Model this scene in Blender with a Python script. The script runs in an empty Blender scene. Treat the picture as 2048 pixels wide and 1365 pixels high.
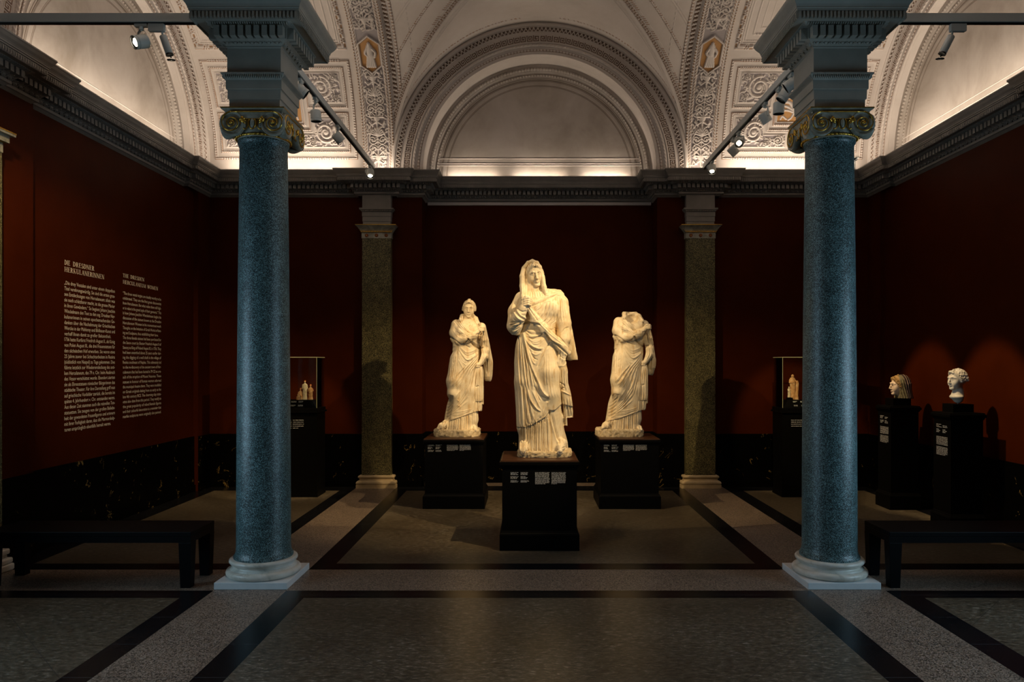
import bpy, math, random
import numpy as np
from mathutils import Vector, Matrix, Euler
sc = bpy.context.scene
COL = sc.collection
F, VX, VY, H = 1435.0, 1057.0, 728.0, 1.8      # focal length and vanishing point of the photo (2048x1365), eye height
PI = math.pi
rng = np.random.RandomState(7)
random.seed(7)

def px2w(px, py, Y):
    return Vector(((px-VX)*Y/F, Y, H-(py-VY)*Y/F))

# ---------------------------------------------------------------- objects
def link(o, parent=None):
    COL.objects.link(o)
    if parent is not None: o.parent = parent
    return o
def tag(o, label=None, cat=None, group=None, kind=None):
    if label: o['label'] = label
    if cat: o['category'] = cat
    if group: o['group'] = group
    if kind: o['kind'] = kind
    return o
def empty(name, loc=(0,0,0), rz=0, label=None, cat=None, group=None):
    o = bpy.data.objects.new(name, None); o.empty_display_size = .1
    COL.objects.link(o); o.location = loc; o.rotation_euler = (0,0,rz)
    return tag(o, label, cat, group)
def copy_tree(o, parent=None):
    c = o.copy(); COL.objects.link(c)
    if parent is not None: c.parent = parent
    for ch in list(o.children): copy_tree(ch, c)
    return c

def mesh_from(name, V, faces=None, mats=None, parent=None, smooth=True, quads=None, attrs=None, mi=None, sharp=None):
    me = bpy.data.meshes.new(name)
    V = np.asarray(V, dtype=np.float32).reshape(-1,3)
    if quads is not None:
        q = np.asarray(quads, dtype=np.int32)
        me.vertices.add(len(V)); me.vertices.foreach_set('co', V.ravel())
        n = len(q); k = q.shape[1]
        me.loops.add(n*k); me.loops.foreach_set('vertex_index', q.ravel())
        me.polygons.add(n)
        me.polygons.foreach_set('loop_start', np.arange(0, n*k, k, dtype=np.int32))
        me.update(calc_edges=True)
    else:
        me.from_pydata([tuple(v) for v in V], [], faces); me.update()
    for m in (mats if isinstance(mats,(list,tuple)) else [mats]):
        if m is not None: me.materials.append(m)
    if mi is not None: me.polygons.foreach_set('material_index', np.asarray(mi,dtype=np.int32))
    if smooth: me.polygons.foreach_set('use_smooth', np.ones(len(me.polygons),dtype=bool))
    if attrs:
        for an, av in attrs.items():
            a = me.attributes.new(an, 'FLOAT', 'POINT'); a.data.foreach_set('value', np.asarray(av,dtype=np.float32).ravel())
    me.validate()
    if sharp is not None:
        try: me.set_sharp_from_angle(angle=math.radians(sharp))
        except Exception: pass
    o = bpy.data.objects.new(name, me)
    return link(o, parent)

class MB:
    """collects simple shapes; build() links them as ONE mesh object"""
    def __init__(s): s.v=[]; s.f=[]; s.m=[]
    def add(s, vs, fs, m=0):
        b=len(s.v); s.v.extend([tuple(v) for v in vs]); s.f.extend([tuple(b+i for i in f) for f in fs]); s.m.extend([m]*len(fs)); return s
    def box(s, x0,x1,y0,y1,z0,z1, m=0, M=None, taper=None):
        vs=[Vector((x,y,z)) for z in (z0,z1) for y in (y0,y1) for x in (x0,x1)]
        if taper:   # (scale of the bottom face about its centre)
            cx,cy=(x0+x1)/2,(y0+y1)/2
            for v in vs[:4]: v.x=cx+(v.x-cx)*taper; v.y=cy+(v.y-cy)*taper
        if M is not None: vs=[M@v for v in vs]
        return s.add(vs,[(0,2,3,1),(4,5,7,6),(0,1,5,4),(2,6,7,3),(0,4,6,2),(1,3,7,5)],m)
    def lathe(s, prof, cx=0,cy=0, n=48, m=0, M=None, a0=0,a1=2*PI):
        full = abs(a1-a0-2*PI)<1e-6; k=n if full else n+1
        vs=[]
        for (r,z) in prof:
            for i in range(k):
                a=a0+(a1-a0)*i/n; v=Vector((cx+r*math.cos(a),cy+r*math.sin(a),z)); vs.append(M@v if M is not None else v)
        fs=[]
        for j in range(len(prof)-1):
            for i in range(n):
                i2=(i+1)%k
                fs.append((j*k+i,j*k+i2,(j+1)*k+i2,(j+1)*k+i))
        return s.add(vs,fs,m)
    def cyl(s, p0,p1,r0,r1=None,n=20,m=0,caps=True):
        p0=Vector(p0);p1=Vector(p1); r1=r0 if r1 is None else r1
        d=(p1-p0).normalized(); a=d.orthogonal().normalized(); b=d.cross(a)
        vs=[]
        for p,r in ((p0,r0),(p1,r1)):
            for i in range(n):
                t=2*PI*i/n; vs.append(p+a*(r*math.cos(t))+b*(r*math.sin(t)))
        fs=[(i,(i+1)%n,n+(i+1)%n,n+i) for i in range(n)]
        if caps: fs+= [tuple(range(n-1,-1,-1)), tuple(range(n,2*n))]
        return s.add(vs,fs,m)
    def sphere(s,c,r,nu=14,nv=8,m=0,sc=(1,1,1),M=None):
        vs=[];fs=[]
        for j in range(nv+1):
            t=PI*j/nv
            for i in range(nu):
                a=2*PI*i/nu; v=Vector((r*sc[0]*math.sin(t)*math.cos(a),r*sc[1]*math.sin(t)*math.sin(a),r*sc[2]*math.cos(t)))
                if M is not None: v=M@v
                vs.append(Vector(c)+v)
        for j in range(nv):
            for i in range(nu):
                fs.append((j*nu+i,(j+1)*nu+i,(j+1)*nu+(i+1)%nu,j*nu+(i+1)%nu))
        return s.add(vs,fs,m)
    def tube(s, pts, r, n=8, m=0, closed=False):
        pts=[Vector(p) for p in pts]; N=len(pts); rr=r if isinstance(r,(list,tuple)) else [r]*N
        up=None; vs=[]
        for i,p in enumerate(pts):
            q0=pts[(i-1)%N] if (closed or i>0) else p; q1=pts[(i+1)%N] if (closed or i<N-1) else p
            d=(q1-q0).normalized()
            if up is None: up=d.orthogonal().normalized()
            up=(up-d*up.dot(d)); up=up.normalized() if up.length>1e-6 else d.orthogonal().normalized()
            b=d.cross(up)
            for k in range(n):
                t=2*PI*k/n; vs.append(p+up*(rr[i]*math.cos(t))+b*(rr[i]*math.sin(t)))
        fs=[]
        for i in range(N if closed else N-1):
            j=(i+1)%N
            for k in range(n): fs.append((i*n+k,i*n+(k+1)%n,j*n+(k+1)%n,j*n+k))
        if not closed: fs+=[tuple(range(n-1,-1,-1)),tuple(range((N-1)*n,N*n))]
        return s.add(vs,fs,m)
    def poly_prism(s, pts, y0,y1, m=0, M=None):
        """polygon in xz extruded along y"""
        n=len(pts); vs=[Vector((x,y0,z)) for x,z in pts]+[Vector((x,y1,z)) for x,z in pts]
        if M is not None: vs=[M@v for v in vs]
        return s.add(vs,[tuple(range(n)),tuple(range(2*n-1,n-1,-1))]+[(i,n+i,n+(i+1)%n,(i+1)%n) for i in range(n)],m)
    def build(s,name,mats,parent=None,smooth=False,sharp=None):
        o=mesh_from(name,s.v,s.f,mats,parent,smooth=(smooth or sharp is not None),mi=s.m if isinstance(mats,(list,tuple)) and len(mats)>1 else None,sharp=sharp)
        return o

def grid(name, P, mat, parent=None, attrs=None, smooth=True, flip=False, closed_u=False):
    """P: (nu,nv,3) array -> quad grid mesh"""
    nu,nv=P.shape[:2]; idx=np.arange(nu*nv).reshape(nu,nv)
    if closed_u: idx=np.vstack([idx,idx[:1]])
    q=np.stack([idx[:-1,:-1],idx[1:,:-1],idx[1:,1:],idx[:-1,1:]],-1).reshape(-1,4)
    if flip: q=q[:,::-1]
    return mesh_from(name,P.reshape(-1,3),None,mat,parent,smooth,quads=q,attrs=attrs)

def join(name, objs, parent=None):
    """joins mesh objects' data into ONE mesh (keeps material slots of the first)"""
    V=[];Q=[];b=0;mats=[];mi=[]; att={}
    for o in objs:
        me=o.data; n=len(me.vertices); co=np.empty(n*3,np.float32); me.vertices.foreach_get('co',co)
        co=co.reshape(-1,3); M=np.array(o.matrix_basis,dtype=np.float32); co=co@M[:3,:3].T+M[:3,3]
        V.append(co)
        lm=[]
        for m in me.materials:
            if m not in mats: mats.append(m)
            lm.append(mats.index(m))
        for p in me.polygons: Q.append(tuple(b+i for i in p.vertices)); mi.append(lm[p.material_index] if lm else 0)
        b+=n
    sm=[p.use_smooth for o in objs for p in o.data.polygons]
    r=mesh_from(name,np.vstack(V),Q,mats,parent,smooth=False,mi=mi)
    r.data.polygons.foreach_set('use_smooth',sm)
    for o in objs:
        me=o.data; bpy.data.objects.remove(o); bpy.data.meshes.remove(me)
    return r

# ---------------------------------------------------------------- materials
def new_mat(name):
    m=bpy.data.materials.new(name); m.use_nodes=True; nt=m.node_tree; nt.nodes.clear()
    out=nt.nodes.new('ShaderNodeOutputMaterial'); b=nt.nodes.new('ShaderNodeBsdfPrincipled')
    nt.links.new(b.outputs[0],out.inputs[0]); return m,nt,b
def N(nt,t,**kw):
    n=nt.nodes.new(t)
    for k,v in kw.items():
        if k in n.inputs: n.inputs[k].default_value=v
        else: setattr(n,k,v)
    return n
def ramp(nt,fac,stops,interp='LINEAR'):
    r=nt.nodes.new('ShaderNodeValToRGB'); r.color_ramp.interpolation=interp
    e=r.color_ramp.elements
    while len(e)<len(stops): e.new(.5)
    for i,(p,c) in enumerate(stops): e[i].position=p; e[i].color=(*c,1) if len(c)==3 else c
    nt.links.new(fac,r.inputs[0]); return r.outputs[0]
def noise(nt,vec,scale,detail=4,rough=.5,dist=0):
    n=N(nt,'ShaderNodeTexNoise'); n.inputs['Scale'].default_value=scale; n.inputs['Detail'].default_value=detail
    n.inputs['Roughness'].default_value=rough; n.inputs['Distortion'].default_value=dist
    nt.links.new(vec,n.inputs['Vector']); return n.outputs['Fac']
def mix(nt,fac,a,b,mode='MIX'):
    n=nt.nodes.new('ShaderNodeMix'); n.data_type='RGBA'; n.blend_type=mode
    for s,v in ((0,fac),(6,a),(7,b)):
        if hasattr(v,'is_linked') or isinstance(v,bpy.types.NodeSocket): nt.links.new(v,n.inputs[s])
        else: n.inputs[s].default_value = v if s==0 else (*v,1)
    return n.outputs[2]
def math_n(nt,op,a,b=None,clamp=False):
    n=nt.nodes.new('ShaderNodeMath'); n.operation=op; n.use_clamp=clamp
    for i,v in enumerate((a,b)):
        if v is None: continue
        if isinstance(v,bpy.types.NodeSocket): nt.links.new(v,n.inputs[i])
        else: n.inputs[i].default_value=v
    return n.outputs[0]
def pos(nt): return nt.nodes.new('ShaderNodeNewGeometry').outputs['Position']
def objco(nt): return nt.nodes.new('ShaderNodeTexCoord').outputs['Object']
def bump(nt,b,h,strength=.3,dist=.01):
    n=nt.nodes.new('ShaderNodeBump'); n.inputs['Strength'].default_value=strength; n.inputs['Distance'].default_value=dist
    nt.links.new(h,n.inputs['Height']); nt.links.new(n.outputs[0],b.inputs['Normal'])
def setp(b,**kw):
    for k,v in kw.items():
        b.inputs[k.replace('_',' ')].default_value=v

def plain(name,col,rough=.5,metal=0.,spec=.5,var=.0,scale=6.):
    m,nt,b=new_mat(name); setp(b,Roughness=rough,Metallic=metal); b.inputs['Specular IOR Level'].default_value=spec
    if var>0:
        f=noise(nt,pos(nt),scale,5,.6)
        lo=tuple(c*(1-var) for c in col); hi=tuple(min(1,c*(1+var)) for c in col)
        nt.links.new(ramp(nt,f,[(.3,lo),(.7,hi)]),b.inputs['Base Color'])
    else: b.inputs['Base Color'].default_value=(*col,1)
    return m

M={}
def mats():
    # painted plaster of the vaults with two painted ground tints (attribute: 1 lilac grey ground, 2 ochre ground)
    m,nt,b=new_mat('vault_plaster'); setp(b,Roughness=.75)
    p=pos(nt); f=noise(nt,p,1.6,6,.6); f2=noise(nt,p,14,4,.6)
    base=ramp(nt,f,[(.25,(.47,.415,.375)),(.5,(.55,.49,.45)),(.75,(.60,.54,.505))])
    at=N(nt,'ShaderNodeAttribute',attribute_name='tint')
    k1=math_n(nt,'MULTIPLY',at.outputs['Fac'],1.0,True)
    k2=math_n(nt,'SUBTRACT',at.outputs['Fac'],1.0,True)
    c=mix(nt,k1,base,(.30,.265,.27)); c=mix(nt,k2,c,(.40,.19,.045))
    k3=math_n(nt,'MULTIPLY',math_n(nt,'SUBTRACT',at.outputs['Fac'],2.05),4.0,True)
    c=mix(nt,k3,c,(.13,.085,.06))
    c=mix(nt,math_n(nt,'MULTIPLY',f2,.22),c,(.38,.31,.25))
    nt.links.new(c,b.inputs['Base Color']); bump(nt,b,f2,.15,.004); M['vault']=m
    # bare plaster of the lunettes, cloudy
    m,nt,b=new_mat('lunette_plaster'); setp(b,Roughness=.8)
    p=pos(nt); f=noise(nt,p,1.1,7,.62,.4)
    nt.links.new(ramp(nt,f,[(.3,(.27,.228,.19)),(.5,(.39,.34,.30)),(.72,(.47,.42,.385))]),b.inputs['Base Color']); M['lunette']=m
    # red wall paint
    m,nt,b=new_mat('red_wall_paint'); setp(b,Roughness=.55); b.inputs['Specular IOR Level'].default_value=.04
    p=pos(nt); f=noise(nt,p,2.5,5,.6)
    nt.links.new(ramp(nt,f,[(.3,(.038,.0058,.0003)),(.7,(.050,.0078,.0005))]),b.inputs['Base Color']); M['red']=m
    # grey painted stone of cornices
    m,nt,b=new_mat('grey_cornice_paint'); setp(b,Roughness=.6)
    f=noise(nt,pos(nt),5,5,.6)
    nt.links.new(ramp(nt,f,[(.3,(.17,.153,.13)),(.7,(.225,.205,.18))]),b.inputs['Base Color']); M['cornice']=m
    m,nt,b=new_mat('grey_entablature_paint'); setp(b,Roughness=.55)
    f=noise(nt,pos(nt),5,6,.6)
    nt.links.new(ramp(nt,f,[(.3,(.29,.28,.235)),(.7,(.36,.345,.295))]),b.inputs['Base Color']); M['entab']=m
    # blue green polished granite
    def granite(name,dark,mid,lite,rough,sc_=1.0,w=(.38,.5,.62)):
        m,nt,b=new_mat(name); setp(b,Roughness=rough); b.inputs['Specular IOR Level'].default_value=.6
        p=pos(nt); f=noise(nt,p,95*sc_,3,.75); g=noise(nt,p,9,4,.6)
        v=N(nt,'ShaderNodeTexVoronoi'); v.inputs['Scale'].default_value=120*sc_; nt.links.new(p,v.inputs['Vector'])
        sep=nt.nodes.new('ShaderNodeSeparateColor'); nt.links.new(v.outputs['Color'],sep.inputs[0])
        k=math_n(nt,'ADD',math_n(nt,'MULTIPLY',f,.55),math_n(nt,'MULTIPLY',sep.outputs[0],.45))
        k=math_n(nt,'ADD',k,math_n(nt,'MULTIPLY',math_n(nt,'SUBTRACT',g,.5),.18))
        nt.links.new(ramp(nt,k,[(w[0],dark),(w[1],mid),(w[2],lite)]),b.inputs['Base Color'])
        return m
    M['granite']=granite('blue_green_granite',(.004,.011,.010),(.028,.070,.074),(.23,.37,.385),.44,2.0,(.40,.54,.68))
    M['granite_dark']=granite('dark_green_granite',(.008,.0075,.003),(.055,.050,.018),(.38,.33,.16),.32,1.9,(.44,.54,.68))
    # marble bases
    m,nt,b=new_mat('pale_marble'); setp(b,Roughness=.35)
    p=pos(nt); f=noise(nt,p,5,6,.6,1.2)
    nt.links.new(ramp(nt,f,[(.25,(.36,.345,.30)),(.42,(.62,.585,.50)),(.7,(.72,.70,.66))]),b.inputs['Base Color']); M['marble']=m
    M['marble_plinth']=plain('white_marble_plinth',(.66,.68,.68),.4,0,.5,.06,8)
    M['marble_warm']=plain('warm_limestone_base',(.52,.40,.24),.5,0,.4,.12,10)
    # capital stone + gilding
    m,nt,b=new_mat('grey_capital_marble'); setp(b,Roughness=.4)
    f=noise(nt,pos(nt),9,6,.6,1)
    nt.links.new(ramp(nt,f,[(.3,(.17,.165,.13)),(.55,(.34,.33,.26)),(.75,(.44,.43,.37))]),b.inputs['Base Color']); M['capital']=m
    m,nt,b=new_mat('gilding'); setp(b,Roughness=.3,Metallic=.95)
    f=noise(nt,pos(nt),60,3,.6)
    nt.links.new(ramp(nt,f,[(.3,(.55,.30,.035)),(.7,(.85,.55,.11))]),b.inputs['Base Color']); M['gold']=m
    M['rosette']=plain('red_brown_rosette',(.22,.06,.02),.5)
    # black marble dado with golden veins
    m,nt,b=new_mat('black_veined_marble'); setp(b,Roughness=.35); b.inputs['Specular IOR Level'].default_value=.06
    p=pos(nt)
    n1=N(nt,'ShaderNodeTexNoise'); n1.inputs['Scale'].default_value=2.2; n1.inputs['Detail'].default_value=6; n1.inputs['Distortion'].default_value=1.5; nt.links.new(p,n1.inputs['Vector'])
    k=math_n(nt,'ABSOLUTE',math_n(nt,'SUBTRACT',n1.outputs['Fac'],.5))
    n2=noise(nt,p,7,5,.7)
    vein=math_n(nt,'MULTIPLY',math_n(nt,'LESS_THAN',k,.006),math_n(nt,'GREATER_THAN',n2,.57))
    nt.links.new(mix(nt,vein,(.0016,.0015,.0013),(.16,.105,.035)),b.inputs['Base Color']); M['dado']=m
    # floors
    m,nt,b=new_mat('terrazzo_floor'); setp(b,Roughness=.38)
    p=pos(nt); f=noise(nt,p,120,3,.8); g=noise(nt,p,1.2,3)
    v=N(nt,'ShaderNodeTexVoronoi'); v.inputs['Scale'].default_value=150; nt.links.new(p,v.inputs['Vector'])
    sep=nt.nodes.new('ShaderNodeSeparateColor'); nt.links.new(v.outputs['Color'],sep.inputs[0])
    k=math_n(nt,'ADD',math_n(nt,'MULTIPLY',f,.5),math_n(nt,'MULTIPLY',sep.outputs[0],.5))
    k=math_n(nt,'ADD',k,math_n(nt,'MULTIPLY',math_n(nt,'SUBTRACT',g,.5),.2))
    c=ramp(nt,k,[(.30,(.018,.013,.010)),(.48,(.155,.112,.080)),(.68,(.33,.255,.20))])
    sx=nt.nodes.new('ShaderNodeSeparateXYZ'); nt.links.new(p,sx.inputs[0])
    def seam(co,pitch,off,w):
        a=math_n(nt,'FRACT',math_n(nt,'DIVIDE',math_n(nt,'ADD',co,off),pitch)); return math_n(nt,'LESS_THAN',a,w/pitch)
    nt.links.new(mix(nt,seam(sx.outputs[1],.489,.29,.004),c,(.06,.055,.05)),b.inputs['Base Color']); M['terrazzo']=m
    m,nt,b=new_mat('black_granite_floor'); setp(b,Roughness=.25); b.inputs['Specular IOR Level'].default_value=.35
    p=pos(nt); f=noise(nt,p,90,3,.8)
    c=ramp(nt,f,[(.45,(.003,.003,.0035)),(.75,(.02,.02,.024))])
    sx=nt.nodes.new('ShaderNodeSeparateXYZ'); nt.links.new(p,sx.inputs[0])
    def seam2(co,pitch,off,w):
        a=math_n(nt,'FRACT',math_n(nt,'DIVIDE',math_n(nt,'ADD',co,off),pitch)); return math_n(nt,'LESS_THAN',a,w/pitch)
    nt.links.new(mix(nt,seam2(sx.outputs[1],.489,.29,.004),c,(.05,.055,.06)),b.inputs['Base Color']); M['blackfloor']=m
    m,nt,b=new_mat('slate_floor'); setp(b,Roughness=.33)
    p=pos(nt)
    mp=N(nt,'ShaderNodeMapping'); mp.inputs['Scale'].default_value=(6,15,5); mp.inputs['Rotation'].default_value=(0,0,.3); nt.links.new(p,mp.inputs['Vector'])
    f=noise(nt,mp.outputs[0],3.2,9,.72,.6); g=noise(nt,p,.9,3)
    c=ramp(nt,math_n(nt,'ADD',f,math_n(nt,'MULTIPLY',math_n(nt,'SUBTRACT',g,.5),.25)),[(.34,(.026,.019,.011)),(.50,(.078,.061,.040)),(.60,(.145,.120,.086)),(.70,(.38,.34,.28))])
    sx=nt.nodes.new('ShaderNodeSeparateXYZ'); nt.links.new(p,sx.inputs[0])
    def seam3(co,pitch,off,w):
        a=math_n(nt,'FRACT',math_n(nt,'DIVIDE',math_n(nt,'ADD',co,off),pitch)); return math_n(nt,'LESS_THAN',a,w/pitch)
    s1=seam3(math_n(nt,'ADD',sx.outputs[0],sx.outputs[1]),.964,10.15,.006); s2=seam3(math_n(nt,'SUBTRACT',sx.outputs[0],sx.outputs[1]),.964,20.2,.006)
    nt.links.new(mix(nt,math_n(nt,'MAXIMUM',s1,s2),c,(.035,.033,.028)),b.inputs['Base Color']); M['slate']=m
    # statues
    m,nt,b=new_mat('aged_cream_marble'); setp(b,Roughness=.55); b.inputs['Specular IOR Level'].default_value=.35
    p=objco(nt); f=noise(nt,p,3.5,6,.65,.6); g=noise(nt,p,28,5,.7)
    mp=N(nt,'ShaderNodeMapping'); mp.inputs['Scale'].default_value=(14,14,2.2); nt.links.new(p,mp.inputs['Vector']); st=noise(nt,mp.outputs[0],2.0,5,.6)
    c=ramp(nt,f,[(.3,(.56,.42,.24)),(.5,(.72,.60,.41)),(.7,(.80,.70,.53))])
    c=mix(nt,ramp(nt,st,[(.52,(0,0,0)),(.68,(.65,.65,.65))]),c,(.46,.27,.09))
    c=mix(nt,ramp(nt,g,[(.60,(0,0,0)),(.74,(.5,.5,.5))]),c,(.36,.27,.17))
    nt.links.new(c,b.inputs['Base Color']); bump(nt,b,g,.25,.006); M['statue']=m
    m,nt,b=new_mat('rough_stone_base'); setp(b,Roughness=.85)
    p=objco(nt); f=noise(nt,p,22,6,.75)
    nt.links.new(ramp(nt,f,[(.3,(.26,.18,.09)),(.5,(.58,.45,.27)),(.7,(.74,.63,.45))]),b.inputs['Base Color']); bump(nt,b,f,.8,.02); M['statue_base']=m
    m,nt,b=new_mat('pale_bust_marble'); setp(b,Roughness=.5)
    p=objco(nt); f=noise(nt,p,9,5,.6); nt.links.new(ramp(nt,f,[(.3,(.60,.54,.46)),(.7,(.74,.70,.63))]),b.inputs['Base Color']); M['bust']=m
    m,nt,b=new_mat('white_bust_skin'); setp(b,Roughness=.45); b.inputs['Base Color'].default_value=(.78,.60,.44,1); M['skin']=m
    M['hairpaint']=plain('ochre_painted_hair',(.42,.25,.09),.6,0,.3,.35,30)
    M['veilpaint']=plain('olive_painted_veil',(.16,.125,.06),.6,0,.3,.3,12)
    M['stripepaint']=plain('pink_veil_stripe',(.62,.42,.30),.6,0,.3)
    M['lippaint']=plain('red_lips',(.42,.12,.07),.5)
    M['eyepaint']=plain('dark_eye_paint',(.05,.03,.02),.4)
    m,nt,b=new_mat('terracotta'); setp(b,Roughness=.8)
    f=noise(nt,objco(nt),30,5,.7); nt.links.new(ramp(nt,f,[(.35,(.50,.22,.075)),(.55,(.66,.38,.17)),(.7,(.74,.60,.42))]),b.inputs['Base Color']); M['terra']=m
    M['terra_hair']=plain('orange_terracotta_hair',(.60,.19,.05),.8,0,.3,.2,30)
    M['terra_white']=plain('white_slip',(.72,.60,.42),.8,0,.3,.25,60)
    # furniture
    M['black']=plain('black_lacquer',(.0018,.0016,.0014),.5,0,.08)
    M['pedtop']=plain('dark_walnut_top',(.045,.017,.007),.4,0,.4,.2,10)
    M['bench']=plain('black_bench_wood',(.0022,.0022,.0026),.45,0,.12)
    M['labelwhite']=plain('white_print',(.88,.88,.88),.7,0,.2)
    M['labelcream']=plain('cream_wall_lettering',(.88,.74,.54),.7,0,.2)
    M['track']=plain('grey_painted_track',(.60,.63,.60),.4,.0,.5)
    M['lampgrey']=plain('light_grey_lamp_housing',(.50,.53,.50),.45)
    M['lampblack']=plain('black_lamp_ring',(.006,.006,.006),.3)
    def emit(name,col,s):
        m,nt,b=new_mat(name); b.inputs['Base Color'].default_value=(*col,1); b.inputs['Emission Color'].default_value=(*col,1); b.inputs['Emission Strength'].default_value=s; return m
    M['led']=emit('lit_lamp_lens',(1,.86,.62),14.0)
    M['lens']=plain('unlit_lamp_lens',(.2,.2,.18),.1)
    m,nt,b=new_mat('clear_glass'); setp(b,Roughness=0.0,IOR=1.45); b.inputs['Transmission Weight'].default_value=1.0; b.inputs['Base Color'].default_value=(.97,.99,.97,1); M['glass']=m
    M['glassedge']=plain('greenish_glass_edge',(.42,.43,.26),.25,0,.6)
    M['steel']=plain('brushed_steel',(.5,.5,.5),.35,.9)
mats()

# ---------------------------------------------------------------- camera
def camera():
    cd=bpy.data.cameras.new('camera'); cd.sensor_width=36; cd.sensor_fit='HORIZONTAL'; cd.lens=F/2048*36
    cd.shift_x=(1024-VX)/2048; cd.shift_y=(VY-682.5)/2048; cd.clip_start=.05; cd.clip_end=100
    o=bpy.data.objects.new('camera',cd); COL.objects.link(o); o.location=(0,0,H); o.rotation_euler=(PI/2,0,0); sc.camera=o
camera()

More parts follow.
